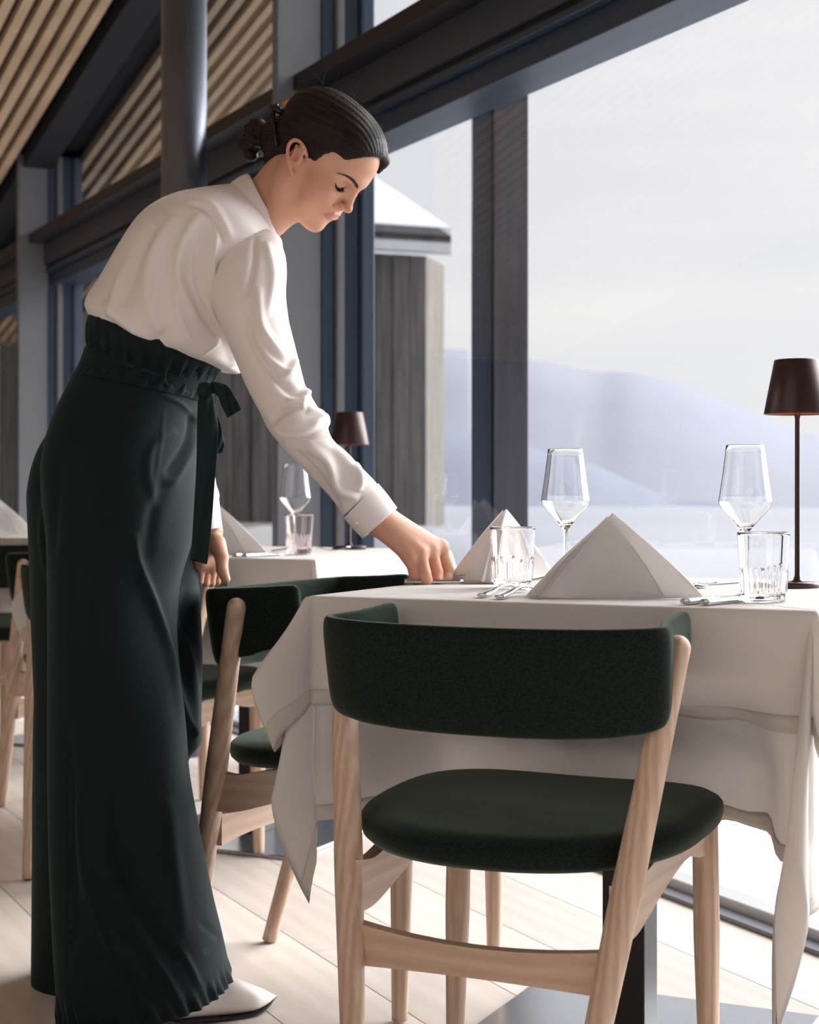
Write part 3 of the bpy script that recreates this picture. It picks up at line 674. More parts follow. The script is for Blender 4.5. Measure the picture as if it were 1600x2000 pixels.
def sdf_mesh(prims, lo, hi, h, B=12):
    lo = np.asarray(lo, float); hi = np.asarray(hi, float); nb = np.ceil((hi-lo)/(h*B)).astype(int); R = h*B*.5*1.7321
    gi = np.stack(np.meshgrid(*[np.arange(n) for n in nb], indexing='ij'), -1).reshape(-1, 3); Cn = lo+(gi+.5)*h*B
    vals = [f(Cn) for f, k, op in prims]
    un = np.min([v-k for v, (f, k, op) in zip(vals, prims) if op > 0], axis=0)
    act = un < R*2.0; dc = sdf_eval(prims, Cn); act &= (dc < R*2.0) & (dc > -R*2.6)
    o = np.stack(np.meshgrid(*[np.arange(B+1)]*3, indexing='ij'), -1).reshape(-1, 3)
    NX = nb*B+2; VI = []; VP = []; EK = []
    key = lambda g: (g[..., 0]*NX[1]+g[..., 1])*NX[2]+g[..., 2]
    corners = np.array([[0, 0, 0], [1, 0, 0], [0, 1, 0], [1, 1, 0], [0, 0, 1], [1, 0, 1], [0, 1, 1], [1, 1, 1]])
    edges = [(a, b) for a in range(8) for b in range(a+1, 8) if bin(a ^ b).count('1') == 1]
    for bi in np.nonzero(act)[0]:
        sel = [p for p, v in zip(prims, vals) if v[bi] < R*3.2+p[1]*1.5]
        if not any(p[2] > 0 for p in sel): continue
        g0 = gi[bi]*B; P = lo+(g0+o)*h; D = sdf_eval(sel, P).reshape(B+1, B+1, B+1)
        if D.min() > 0 or D.max() < 0: continue
        Cv = np.stack([D[c[0]:B+c[0], c[1]:B+c[1], c[2]:B+c[2]] for c in corners], -1)
        m = (Cv.min(-1) < 0) & (Cv.max(-1) >= 0); ci = np.argwhere(m)
        if len(ci) == 0: continue
        cv = Cv[m]; acc = np.zeros((len(ci), 3)); cnt = np.zeros(len(ci))
        for a, b in edges:
            va, vb = cv[:, a], cv[:, b]; x = (va < 0) != (vb < 0); t = np.where(x, va/np.where(x, va-vb, 1), 0)
            acc += x[:, None]*(corners[a]+(corners[b]-corners[a])*t[:, None]); cnt += x
        VP.append(lo+(g0+ci+acc/cnt[:, None])*h); VI.append(key(g0+ci))
        for ax, cb in ((0, 1), (1, 2), (2, 4)):
            x = (cv[:, 0] < 0) != (cv[:, cb] < 0); e = ci[x]+g0; EK.append((ax, e, cv[x, 0] < 0))
    VI = np.concatenate(VI); VP = np.concatenate(VP); od = np.argsort(VI); VI = VI[od]; VP = VP[od]; FF = []
    st3 = np.array([NX[1]*NX[2], NX[2], 1])
    for ax, e, inside in EK:
        b, c = [(1, 2), (2, 0), (0, 1)][ax]; k = key(e); q = np.stack([k, k-st3[b], k-st3[b]-st3[c], k-st3[c]], 1)
        ix = np.searchsorted(VI, q); ix = np.minimum(ix, len(VI)-1); ok = (VI[ix] == q).all(1); ix = ix[ok]; ins = inside[ok]
        ix = np.where(ins[:, None], ix, ix[:, ::-1]); FF.append(ix)
    return VP, np.concatenate(FF)
def fastmesh(name, V, Fq, m, parent, label=None):
    me = bpy.data.meshes.new(name); V = V-np.array(loc0(parent)); me.vertices.add(len(V)); me.vertices.foreach_set('co', V.ravel())
    me.loops.add(Fq.size); me.loops.foreach_set('vertex_index', Fq.ravel().astype(np.int32)); me.polygons.add(len(Fq))
    me.polygons.foreach_set('loop_start', np.arange(0, Fq.size, 4, dtype=np.int32)); me.update(calc_edges=True); me.validate()
    me.polygons.foreach_set('use_smooth', [True]*len(me.polygons)); me.materials.append(m)
    o = bpy.data.objects.new(name, me); COL.objects.link(o); o.parent = parent
    if label: o['label'] = label
    return o
person = tag(empty('person', (-.50, 3.0, 0)), 'woman in ivory blouse and dark green wide trousers leaning over the table to lay cutlery', 'person')
# --- head (local frame: x forward, y to her left, z up; scaled by HS)
hp = []
def H(a, ra): return np.array(a), ra
def hcap(a, b, ra, rb, k, op=1): hp.append((Cap(hw(a), hw(b), ra*HS, rb*HS), k*HS, op))
def hell(c, r, k, op=1, R=None): hp.append((Ell(hw(c), np.array(r)*HS, HR if R is None else HR@R), k*HS, op))
def Ry(a): return np.array([[math.cos(a), 0, math.sin(a)], [0, 1, 0], [-math.sin(a), 0, math.cos(a)]])
def Rz(a): return np.array([[math.cos(a), -math.sin(a), 0], [math.sin(a), math.cos(a), 0], [0, 0, 1]])
hell((-.014, 0, .034), (.100, .074, .078), 0)
hell((.041, 0, .030), (.052, .060, .052), .03)                       # forehead
hell((.034, 0, -.030), (.052, .054, .070), .03)
hell((.030, 0, -.078), (.050, .042, .036), .03)
for s in (-1, 1):
    hcap((-.010, s*.052, -.070), (.058, s*.014, -.110), .013, .013, .025)          # jaw line
    hcap((-.010, s*.056, -.030), (-.006, s*.053, -.070), .014, .012, .03)
    hell((.050, s*.041, -.030), (.026, .021, .020), .025)                         # cheek
    hell((.048, s*.028, -.058), (.024, .018, .022), .03)
    hcap((.0905, s*.008, .0120), (.068, s*.046, .0135), .0085, .007, .014)        # brow ridge
hell((.069, 0, -.110), (.0145, .017, .0135), .014)                                # chin
hell((.071, 0, -.074), (.0140, .024, .018), .020)                                 # mouth mound
for s in (-1, 1):
    hell((.0905, s*.031, -.0055), (.0175, .0175, .0100), .013, -1)                # eye socket
    hell((.0650, s*.0305, -.0065), (.0160, .0165, .0118), .005)                   # lid over the eyeball
    hcap((.0810, s*.020, -.0105), (.0705, s*.0450, -.0075), .0010, .0008, .0022, -1)   # lash crease
    hcap((.0815, s*.019, .0005), (.0700, s*.0440, .0040), .0012, .0008, .003, -1)      # lid fold
hcap((.0890, 0, .004), (.0990, 0, -.0340), .0060, .0082, .011)                    # nose bridge
hell((.1030, 0, -.0405), (.0098, .0090, .0088), .005)
for s in (-1, 1):
    hell((.0925, s*.0125, -.0450), (.0112, .0062, .0078), .004)
    hell((.0975, s*.0068, -.0525), (.0068, .0032, .0042), .002, -1)
    hcap((.0900, s*.0180, -.0370), (.0815, s*.0195, -.0530), .0014, .0012, .004, -1)
XS = np.linspace(.13, .02, 221)
def onskin(y, z, off=0.0, n=None):
    P = np.stack([XS, np.full(221, y), np.full(221, z)], 1); d = sdf_eval(hp[:n or NH], HC+(P*HS)@HR.T); i = int(np.argmax(d < 0)); i = max(i, 1)
    t = d[i-1]/(d[i-1]-d[i]+1e-12); return (XS[i-1]+(XS[i]-XS[i-1])*t+off, y, z)
n0 = len(hp); lips = []
def chain(rows, sgn_, off, k, op=1):
    pts = [(onskin(sgn_*y, z, off, n0), r) for y, z, r in rows]
    for (a, ra), (b, rb) in zip(pts[:-1], pts[1:]): hcap(a, b, ra, rb, k, op)
hcap((onskin(0, -.056)[0] if False else onskin(0, -.056, .0012, n0)[0], 0, -.055), onskin(0, -.0625, .0012, n0), .0012, .0015, .004, -1)    # philtrum
i_l = len(hp)
for s in (-1, 1):
    chain([(0, -.0672, .0040), (.009, -.0668, .0042), (.018, -.0692, .0034), (.0270, -.0722, .0016)], s, -.0010, .003)
    chain([(0, -.0765, .0046), (.009, -.0763, .0045), (.018, -.0750, .0035), (.0250, -.0733, .0018)], s, -.0014, .003)
lips = hp[i_l:]
for s in (-1, 1):
    chain([(0, -.0716, .0012), (.010, -.0712, .0012), (.020, -.0722, .0012), (.0295, -.0722, .0011)], s, .0030, .0022, -1); chain([(.016, -.0718, .0011), (.0310, -.0718, .0010)], s, .0006, .0022, -1)
hcap(onskin(-.010, -.0880, .001, n0), onskin(.010, -.0880, .001, n0), .0030, .0030, .010, -1)
# ears
for s in (-1, 1):
    E_ = [(.006, .070, .006), (.002, .079, .016), (-.010, .086, .021), (-.023, .089, .015), (-.029, .088, .000), (-.024, .084, -.016), (-.013, .079, -.030), (-.004, .074, -.038)]
    E_ = [(a-.005-.26*(c-.012), s*b, c-.010) for a, b, c in E_]
    hell((-.012, s*.0755, -.016), (.016, .0055, .026), .004, R=Rz(s*.30))
    E2 = [tuple(q_) for q_ in crom(np.array(E_), 22)]
    for a, b in zip(E2[:-1], E2[1:]): hcap(a, b, .0034, .0034, .002)
    hcap(E_[-1], (E_[-1][0]+.001, s*.0735, -.049), .0048, .004, .004)
    hcap((-.022, s*.081, .000), (-.011, s*.080, -.028), .0024, .0028, .003)
    hell((-.0085, s*.0835, -.017), (.0072, .0085, .0105), .003, -1)
    hell((-.015, s*.0865, .001), (.008, .0045, .006), .003, -1)
    hcap((.002, s*.074, -.014), (.001, s*.076, -.022), .0038, .0032, .003)
NH = len(hp)
# neck into the shoulders
nb0 = hw((-.040, .004, -.045)); nk = W(508, 412, 3.0)
hp.append((Cap(nb0, nk, .045, .044), .030, 1))
hp.append((Cap(hw((-.022, -.048, -.035)), W(528, 425, 2.965), .012, .010), .025, 1))         # neck muscle
hp.append((Cap(hw((.004, 0, -.082)), W(530, 425, 3.0), .024, .030), .030, 1))
# --- trunk, arms and legs (inside the clothes)
def cap(a, b, ra, rb, k=.04): hp.append((Cap(a, b, ra, rb), k, 1))
neck = nk; chest = W(410, 500, 3.03); belly = W(330, 610, 3.04); pelv = W(250, 820, 3.03)
cap(neck, W(450, 460, 3.02), .04, .05, .02); cap(W(450, 460, 3.02), chest, .05, .085, .02); cap(chest, belly, .085, .075, .03); cap(belly, W(280, 730, 3.03), .075, .085, .03); cap(W(280, 730, 3.03), pelv, .085, .095, .03)
cap(W(455, 480, 2.94), W(455, 480, 3.12), .04, .04, .02)
shR = W(487, 500, 2.90); elR = W(580, 832, 2.85); wrR = W(738, 1012, 2.93)
cap(W(455, 480, 2.94), shR, .04, .038, .01); cap(shR, elR, .038, .030, .01); cap(elR, wrR, .030, .0235, .01)
shL = W(470, 530, 3.16); elL = W(377, 790, 3.17); wrL = W(408, 1038, 3.11)
cap(W(455, 480, 3.12), shL, .04, .036, .01); cap(shL, elL, .034, .026, .01); cap(elL, wrL, .026, .019, .01)
hipR = W(250, 880, 2.97); knR = W(255, 1430, 2.93); anR = W(300, 1925, 2.90)
hipL = W(235, 880, 3.10); knL = W(280, 1430, 3.12); anL = W(190, 1830, 3.16)
cap(pelv, hipR, .08, .07, .02); cap(pelv, hipL, .08, .07, .02); cap(hipR, knR, .07, .048, .02); cap(knR, anR, .046, .032, .02); cap(hipL, knL, .07, .048, .02); cap(knL, anL, .046, .032, .02)
cap(anR, W(300, 1955, 2.90), .03, .028, .02); cap(W(300, 1958, 2.90), W(470, 1958, 2.99), .028, .020, .02)
cap(anL, np.array([-.58, 3.15, .05]), .03, .028, .02)
# --- right hand: knuckles towards the viewer, fingers closing down on the knife
def hand(wr, palm, fingers, thumb, k=.006):
    for (a, b, ra, rb) in palm: hp.append((Cap(a, b, ra, rb), .012, 1))
    for ch, rs in fingers+[thumb]:
        for i in range(len(ch)-1): hp.append((Cap(ch[i], ch[i+1], rs[i], rs[i+1]), .006 if i == 0 else .003, 1))
Y0 = 2.935
mI, mM, mR, mP = W(860, 1068, Y0+.036), W(841, 1072, Y0+.018), W(821, 1079, Y0+.000), W(801, 1089, Y0-.006)
palm = [(wrR, mI, .0250, .0125), (wrR, mM, .0250, .0135), (wrR, mR, .0245, .0130), (wrR, mP, .0230, .0125), (mI, mP, .0115, .0105), (W(772, 1040, Y0+.015), W(820, 1072, Y0+.015), .021, .014)]
fing = [([mI, W(874, 1116, Y0+.040), W(872, 1131, Y0+.030), W(867, 1137, Y0+.024)], [.0122, .0114, .0104, .0090]),
        ([mM, W(853, 1118, Y0+.014), W(853, 1132, Y0+.008), W(850, 1138, Y0+.006)], [.0122, .0114, .0102, .0088]),
        ([mR, W(830, 1120, Y0-.010), W(834, 1133, Y0-.008), W(833, 1138, Y0-.004)], [.0116, .0106, .0096, .0084]),
        ([mP, W(809, 1119, Y0-.004), W(813, 1130, Y0+.000), W(813, 1137, Y0+.004)], [.0108, .0096, .0086, .0076])]
thumb = ([W(778, 1046, Y0+.03), W(815, 1095, Y0+.062), W(838, 1122, Y0+.054), W(850, 1136, Y0+.040)], [.018, .0125, .0105, .0085])
hand(wrR, palm, fing, thumb)
# tendons on the back of the hand
for m_ in (mI, mM, mR): hp.append((Cap(wrR*.6+m_*.4+np.array([0, -.014, .008]), m_+np.array([0, -.0045, .004]), .003, .004), .008, 1))
# --- left hand resting on the chair back
YL_ = 3.10
lI, lM, lR, lP = W(424, 1090, YL_+.02), W(412, 1096, YL_+.015), W(400, 1099, YL_+.005), W(390, 1098, YL_-.01)
palm = [(wrL, lI, .0190, .0130), (wrL, lM, .0200, .0135), (wrL, lR, .0195, .0130), (wrL, lP, .0190, .0120), (lI, lP, .0120, .0105)]
fing = [([lI, W(424, 1110, YL_+.06), W(424, 1124, YL_+.07), W(424, 1136, YL_+.07)], [.0100, .0090, .0080, .0072]),
        ([lM, W(413, 1112, YL_+.05), W(413, 1124, YL_+.055), W(413, 1140, YL_+.055)], [.0105, .0094, .0084, .0076]),
        ([lR, W(401, 1112, YL_+.04), W(402, 1124, YL_+.045), W(402, 1140, YL_+.045)], [.0100, .0088, .0080, .0072]),
        ([lP, W(390, 1112, YL_+.02), W(391, 1124, YL_+.03), W(391, 1136, YL_+.03)], [.0092, .0080, .0072, .0066])]
thumb = ([W(423, 1062, YL_-.012), W(433, 1088, YL_-.035), W(434, 1113, YL_-.045), W(441, 1131, YL_-.045)], [.0175, .0125, .0105, .0085])
hand(wrL, palm, fing, thumb)
V, Fq = sdf_mesh(hp, (-1.0, 2.6, -.02), (.2, 3.45, 1.75), .0022)
body = fastmesh('body', V, Fq, M['skin'], person)
# warm flush on lips, ear rims, nose and cheeks (the skin's own colour)
q = (V-HC)@HR/HS
def gz(c, r): return np.exp(-np.sum(((q-np.array(c))/np.array(r))**2, axis=1))
near_ = np.linalg.norm(V-hw((.08, 0, -.071)), axis=1) < .05; lt = np.zeros(len(V)); lt[near_] = np.clip(1-sdf_eval(lips, V[near_])/.0011, 0, 1)
tint = .55*lt+.35*gz((.104, 0, -.040), (.012, .016, .010))+.30*gz((.055, -.048, -.032), (.03, .03, .022))+.30*gz((.055, .048, -.032), (.03, .03, .022))+.35*gz((-.022, -.086, -.006), (.02, .012, .03))+.12*gz((.07, -.03, -.008), (.02, .02, .012))
tint = np.clip(tint, 0, 1); at = body.data.attributes.new('tint', 'FLOAT', 'POINT'); at.data.foreach_set('value', tint.astype(np.float32)) if len(body.data.vertices) == len(tint) else None
def hl(pts): return np.array([hw(p) for p in pts])
def skinpath(pts, n, off): K = crom(np.array(pts, float), n); return np.array([onskin(a, b, off) for a, b in K])
for s in (-1, 1):
    P = skinpath([(s*.010, .0060), (s*.019, .0110), (s*.031, .0165), (s*.044, .0180), (s*.056, .0140)], 64, -.0004)
    bv = []; bf = []
    for i in range(64):
        hgt = .0058*math.sin(min(1, (i+10)/26)*PI/2)*(1-(i/63)**1.5)+.0006
        for k in range(5):
            z_ = (k/4-.5+rng.uniform(-.1, .1))*hgt; a = P[i]+np.array([0, 0, z_]); b = a+np.array([.0003-.0028*(i/63), s*.0048, .0018*(1-i/36)]); v, f = tube(hl([a, (a+b)/2+np.array([.0006, 0, 0]), b]), [.00030, .00028, .0001], 3); n = len(bv); bv += v; bf += [[x+n for x in ff] for ff in f]
    mo('eyebrow', bv, bf, M['brow'], body)
    P = skinpath([(s*.0165, -.0095), (s*.024, -.0128), (s*.032, -.0142), (s*.040, -.0128), (s*.0475, -.0075)], 30, .0002)
    mo('lash_line', *orient(*tube(hl(P), [.0004+.0006*math.sin(i/29*PI) for i in range(30)], 8)), M['lash'], body)
    LV = []; LF = []
    for i in range(4, 29):
        a = P[i]; d = np.array([.0070, s*(i-12)/29*.007, -.0045]); v, f = tube(hl([a, a+d*.5+np.array([0, 0, -.0010]), a+d]), [.00042, .00032, .0001], 4); n = len(LV); LV += v; LF += [[x+n for x in ff] for ff in f]
    mo('eyelashes', LV, LF, M['lash'], body)
    P = skinpath([(s*.0195, -.0125), (s*.029, -.0165), (s*.042, -.0125)], 20, -.0004)
    mo('eye', *orient(*tube(hl(P), [.0005+.0010*math.sin(i/19*PI) for i in range(20)], 8)), M['eye'], body)
# --- hair: swept back from a side parting into a clawed knot
hh = []
def ac(a, b, ra, rb, k, op=1): hh.append((Cap(hw(a), hw(b), ra*HS, rb*HS), k*HS, op))
def ae(c, r, k, op=1, R=None): hh.append((Ell(hw(c), np.array(r)*HS, HR if R is None else HR@R), k*HS, op))
ae((-.020, 0, .036), (.108, .081, .079), 0)
ae((.030, 0, .058), (.064, .064, .052), .03)
ac((-.050, -.030, .0), (-.096, -.012, -.036), .045, .036, .03); ac((-.050, .030, .0), (-.096, .012, -.036), .045, .036, .03); ac((-.10, 0, -.04), (-.128, 0, -.062), .034, .026, .02)
# keep the face, the front of the ears and the neck clear
ae((.112, 0, -.024), (.095, .088, .100), .008, -1)
for s in (-1, 1):
    ae((.055, s*.072, -.060), (.052, .052, .099), .010, -1)
    ae((-.014, s*.094, -.018), (.024, .024, .034), .006, -1)
ae((.036, 0, -.120), (.098, .13, .090), .010, -1)
# lock on the far side of the parting, temple hair in front of the ear, nape
ac((.060, .024, .078), (.080, .044, .062), .014, .010, .014); ac((.080, .044, .062), (.083, .048, .040), .010, .005, .010)
ac((.024, -.060, .030), (.018, -.067, .004), .012, .005, .012); ac((.024, .060, .030), (.018, .067, .004), .012, .005, .012)
ac((-.084, -.022, -.046), (-.072, -.022, -.088), .026, .014, .02); ac((-.084, .022, -.046), (-.072, .022, -.088), .026, .014, .02)
BN = np.array([-.142, 0, -.074])
for (c, r) in [((0, 0, 0), .028), ((-.014, -.006, .018), .019), ((-.020, .006, -.006), .020), ((-.006, -.010, -.024), .018), ((.014, -.014, -.030), .015), ((-.018, -.016, .008), .013), ((.004, .014, -.020), .018), ((-.026, -.004, .014), .012), ((.008, -.026, .000), .017), ((.006, -.020, .022), .015), ((-.004, .018, .014), .018)]:
    ae(tuple(BN+np.array(c)), (r, r*.95, r*.9), .005)
HVv, HFq = sdf_mesh(hh, hw((0, 0, 0))-.26, hw((0, 0, 0))+.26, .0024)
ql = (HVv-HC)@HR/HS
# strand relief: ridges running from the parting to the knot
kx = BN; dv = ql-kx; e1_ = np.array([.62, 0, .78]); e2_ = np.array([0, 1., 0]); ang_ = np.arctan2((ql-np.array([-.02, 0, .01]))@e2_, (ql-np.array([-.05, 0, -.04]))@np.array([-.45, 0, .89])); rad_ = np.linalg.norm(dv, axis=1)
wv_ = np.sin(ang_*46+np.sin(rad_*38)*1.8)*.55+np.sin(ang_*97+np.sin(rad_*60)*1.3+1)*.35+np.sin(ang_*173+rad_*30)*.25
nn_ = ql-np.array([-.02, 0, .02]); nn_ /= np.linalg.norm(nn_, axis=1)[:, None]
bun = np.clip((.044-np.linalg.norm(ql-BN, axis=1))/.012, 0, 1)
ql = ql+nn_*(wv_*.0009*(1-bun)+bun*(.0016*np.sin(ql[:, 2]*330+np.sin(ql[:, 0]*210)*2.5+ql[:, 1]*160)+.0012*np.sin(ql[:, 0]*520+ql[:, 1]*300+np.sin(ql[:, 2]*150)*3)))[:, None]
hair = fastmesh('hair', HC+(ql*HS)@HR.T, HFq, M['hair'], person)
fv = []; ff_ = []
for i in range(190):           # loose strands over the crown, the knot and the nape
    if i < 110: a = rng.uniform(-.09, .08); y = rng.uniform(-.06, .06); zz = .042+.082*math.sqrt(max(0, 1-((a+.018)/.109)**2-(y/.084)**2)); p = np.array([a, y, zz]); d = np.array([-.6+rng.uniform(-.5, 1.0), rng.uniform(-.5, .5), rng.uniform(.2, .9)])
    elif i < 150: p = BN+np.array([-.025, rng.uniform(-.03, .01), rng.uniform(-.03, .03)]); d = np.array([-1, rng.uniform(-.8, .5), rng.uniform(-.9, .7)])
    else: p = np.array([-.075+rng.uniform(-.015, .01), rng.uniform(-.035, .0), -.08]); d = np.array([-.35+rng.uniform(-.3, .3), rng.uniform(-.5, .2), -1])
    d /= np.linalg.norm(d); L = rng.uniform(.010, .030); b = rng.normal(size=3)*.35; P = [p+d*L*t+b*L*t*t*.6 for t in np.linspace(0, 1, 6)]
    v, f = tube(hl(P), np.linspace(.00022, .00010, 6), 3, cap=False); n = len(fv); fv += v; ff_ += [[x+n for x in q_] for q_ in f]
tag(mo('loose_strands', fv, ff_, M['hair'], hair), kind='stuff')
# hair claw
cl = mo('hair_claw', *orient(*tube([W(*p) for p in crom(np.array([(541, 205, 2.97), (533, 222, 2.955), (536, 250, 2.94), (541, 285, 2.935)]), 16)], [.004, .005, .005, .003]*4, 8)), M['clip'], hair)
mo('claw_hinge', *orient(*tube([W(528, 207, 2.965), W(540, 213, 2.955), W(552, 220, 2.95)], [.004, .0065, .005], 10)), M['clip'], cl)
for k in range(5): mo('claw_tooth', *orient(*tube([W(553+k*5, 214-k*2.5, 2.985), W(556+k*5, 200-k*1.5, 2.99), W(566+k*5, 195-k*.5, 2.99)], [.0030, .0028, .001], 8)), M['tort'], cl)
# --- clothes: lofted shells with folds pressed into them
def loft(st_, n, m, expo=2.0, jitter=None, cols=(0, 1, 2, 3, 4, 5)):
    """st_: rows (xL, yL, xR, yR, Y, halfdepth[, Yshift right]) in photograph pixels / metres"""
    K = crom(np.array(st_, float), n); a = np.linspace(0, 2*PI, m, endpoint=False); R = []
    for r in K:
        pl = W(r[0], r[1], r[4]); pr = W(r[2], r[3], r[4]+(r[6] if len(r) > 6 else 0)); c = (pl+pr)/2; h = (pl-pr)/2
        ca = np.sign(np.cos(a))*np.abs(np.cos(a))**(2/expo); sa = np.sign(np.sin(a))*np.abs(np.sin(a))**(2/expo)
        ax = np.cross(h, [0, 0, 1.]); dpt = np.array([0, 1., 0])
        R.append(c+h*ca[:, None]+dpt*(r[5]*sa)[:, None])
    return np.array(R)
def project(R): return np.stack([800+F*R[..., 0]/R[..., 1], 960-F*(R[..., 2]-CH)/R[..., 1]], -1)
def normals(R):
    du = np.roll(R, -1, 1)-np.roll(R, 1, 1); dv_ = np.gradient(R, axis=0); n_ = np.cross(du, dv_); n_ /= np.linalg.norm(n_, axis=-1, keepdims=True)+1e-9
    c = R.mean(1, keepdims=True); s = np.sign(np.sum(n_*(R-c), -1).mean()); return n_*s
FA = 1.45
def fold(R, folds, both=False):
    """raise / sink soft ridges along polylines: (points, width px, height m)"""
    n_ = normals(R); px_ = project(R); front = np.ones(px_.shape[:2]) if both else np.clip(-n_[..., 1]*2.2+.4, 0, 1); D = np.zeros(px_.shape[:2])
    for pts, wd, amp in folds:
        P = crom(np.array(pts, float), 4*len(pts)); tot = np.zeros(D.shape); N = len(P)-1; best = np.full(D.shape, 1e9); bt = np.zeros(D.shape)
        for i in range(N):
            a, b = P[i], P[i+1]; d = b-a; t = np.clip(((px_-a)@d)/(d@d+1e-9), 0, 1); q_ = px_-a-t[..., None]*d; e = np.sqrt((q_**2).sum(-1)); u_ = (i+t)/N
            m_ = e < best; best[m_] = e[m_]; bt[m_] = u_[m_]
        D += FA*amp*np.exp(-(best/wd)**2)*np.sin(np.clip(bt, 0, 1)*PI)**.5
    return R+n_*(D*front)[..., None]
def noise_fold(R, amp, fu, fv_, seed):
    r_ = np.random.RandomState(seed); n_ = normals(R); u = np.linspace(0, 1, R.shape[0])[:, None]; v = np.linspace(0, 2*PI, R.shape[1], endpoint=False)[None]; D = 0
    for k in range(6):
        a, b, p1, p2 = r_.uniform(.4, 1)*fu, r_.randint(1, fv_), r_.uniform(0, 6.28), r_.uniform(0, 6.28); D = D+np.sin(u*a*6.28+p1+1.3*np.sin(v*2+p2))*np.sin(v*b+p2+u*3)
    return R+n_*(amp*D/3)[..., None]
def shell(name, R, m, parent, cap=True, **kw): V_, F_ = ringmesh(R, cap=cap); return mo(name, *orient(V_, F_), m, parent, **kw)
# blouse body: waist -> neck
B_ = [(190, 640, 452, 728, 3.02, .135), (174, 612, 468, 727, 3.02, .155), (172, 588, 474, 712, 3.02, .168), (200, 543, 480, 684, 3.02, .172), (238, 478, 492, 645, 3.02, .178), (272, 430, 506, 606, 3.02, .182), (308, 402, 528, 566, 3.02, .186),
      (350, 384, 546, 530, 3.02, .184), (395, 374, 553, 500, 3.015, .165), (438, 364, 550, 474, 3.01, .120), (462, 358, 542, 464, 3.0, .080), (482, 356, 534, 456, 3.0, .055)]
R = loft(B_, 170, 190, 2.1); R = noise_fold(R, .0022, 3, 5, 3)
R = fold(R, [([(365, 398), (400, 408), (425, 440), (440, 475)], 5, -.004), ([(365, 390), (410, 398), (437, 435), (452, 472)], 9, .0035),   # yoke
 ([(395, 415), (360, 470), (350, 540), (380, 610)], 10, .008), ([(410, 425), (385, 500), (392, 570), (430, 630)], 9, -.007), ([(340, 420), (300, 500), (290, 580), (310, 650)], 13, .008),
 ([(425, 450), (415, 520), (420, 590)], 7, .008), ([(300, 440), (262, 520), (245, 600)], 12, -.006), ([(372, 470), (362, 540), (400, 620), (440, 670)], 8, -.007), ([(255, 500), (230, 560), (215, 620)], 9, .005),
  ([(455, 600), (430, 660), (385, 700)], 5, .004), ([(200, 590), (260, 640), (340, 690)], 10, .006), ([(330, 640), (300, 670), (260, 660)], 10, -.005), ([(440, 640), (452, 680), (458, 715)], 8, .006), ([(345, 560), (352, 620), (375, 670)], 7, .005), ([(400, 560), (420, 620), (438, 650)], 6, .006)])
blouse = shell('blouse', R, M['blouse'], person)
# right sleeve
S_ = [(462, 452, 512, 446, 2.945, .040), (436, 486, 537, 456, 2.92, .058), (419, 525, 555, 492, 2.895, .070), (411, 565, 560, 530, 2.885, .073), (421, 612, 558, 580, 2.87, .068), (443, 665, 566, 640, 2.86, .060), (468, 718, 580, 700, 2.85, .055), (488, 765, 596, 752, 2.845, .053),
      (507, 806, 620, 797, 2.84, .053), (524, 842, 636, 828, 2.84, .053), (550, 872, 648, 856, 2.85, .050), (580, 900, 678, 886, 2.865, .046), (615, 938, 705, 912, 2.885, .043), (648, 978, 730, 938, 2.905, .040), (670, 1008, 742, 952, 2.915, .035)]
R = loft(S_, 190, 120, 2.05); R = noise_fold(R, .0018, 5, 4, 9)
R = fold(R, [([(490, 640), (520, 700), (575, 735)], 8, .006), ([(470, 600), (500, 680), (560, 760), (600, 775)], 9, -.006), ([(505, 560), (512, 640), (560, 705)], 9, .006), ([(590, 790), (560, 800), (530, 820)], 8, -.010), ([(628, 815), (600, 838), (560, 842), (535, 830)], 10, .012), ([(600, 800), (625, 810), (632, 830), (610, 850)], 8, .008), ([(640, 850), (600, 862), (560, 868)], 8, -.009),
 ([(580, 690), (570, 720), (545, 745)], 6, .006), ([(604, 760), (588, 782), (560, 786)], 7, .009), ([(600, 870), (640, 900), (660, 950), (700, 975)], 9, .008), ([(575, 880), (620, 930), (668, 1000)], 8, -.006), ([(690, 905), (700, 930), (700, 960)], 8, .005), ([(520, 470), (532, 540), (520, 620)], 8, .005), ([(498, 460), (495, 520), (480, 580)], 6, -.004), ([(655, 870), (690, 915), (705, 950)], 9, .005)])
slv = shell('sleeve', R, M['blouse'], blouse)
def cuff(rows, parent, name='cuff'):
    R = loft(rows, 26, 72, 2.2); n_ = normals(R); Ri = (R-n_*.003)[::-1]; Ri = Ri.copy(); return shell(name, np.concatenate([R, Ri[:22]]), M['blouse'], parent, cap=False)
cf = cuff([(672, 1012, 739, 944, 2.915, .036), (690, 1034, 758, 967, 2.925, .038), (709, 1052, 776, 992, 2.935, .039)], slv)
mo('button', *orient(*tube([W(697, 1020, 2.895), W(697, 1020, 2.8925)], [.0052, .0048], 16)), M['button'], cf)
# left sleeve, hanging behind the waist
S2 = [(455, 520, 520, 500, 3.17, .06), (420, 620, 480, 610, 3.18, .06), (372, 720, 424, 715, 3.18, .055), (345, 790, 418, 790, 3.18, .052), (350, 850, 410, 850, 3.17, .048), (358, 910, 414, 905, 3.155, .045), (368, 955, 424, 950, 3.14, .042), (378, 975, 427, 972, 3.13, .038)]
sl2 = shell('sleeve', noise_fold(loft(S2, 100, 72, 2.0), .003, 6, 4, 4), M['blouse'], blouse)
cuff([(376, 974, 427, 970, 3.13, .037), (381, 1004, 430, 1000, 3.12, .038), (386, 1037, 434, 1030, 3.11, .039)], sl2)
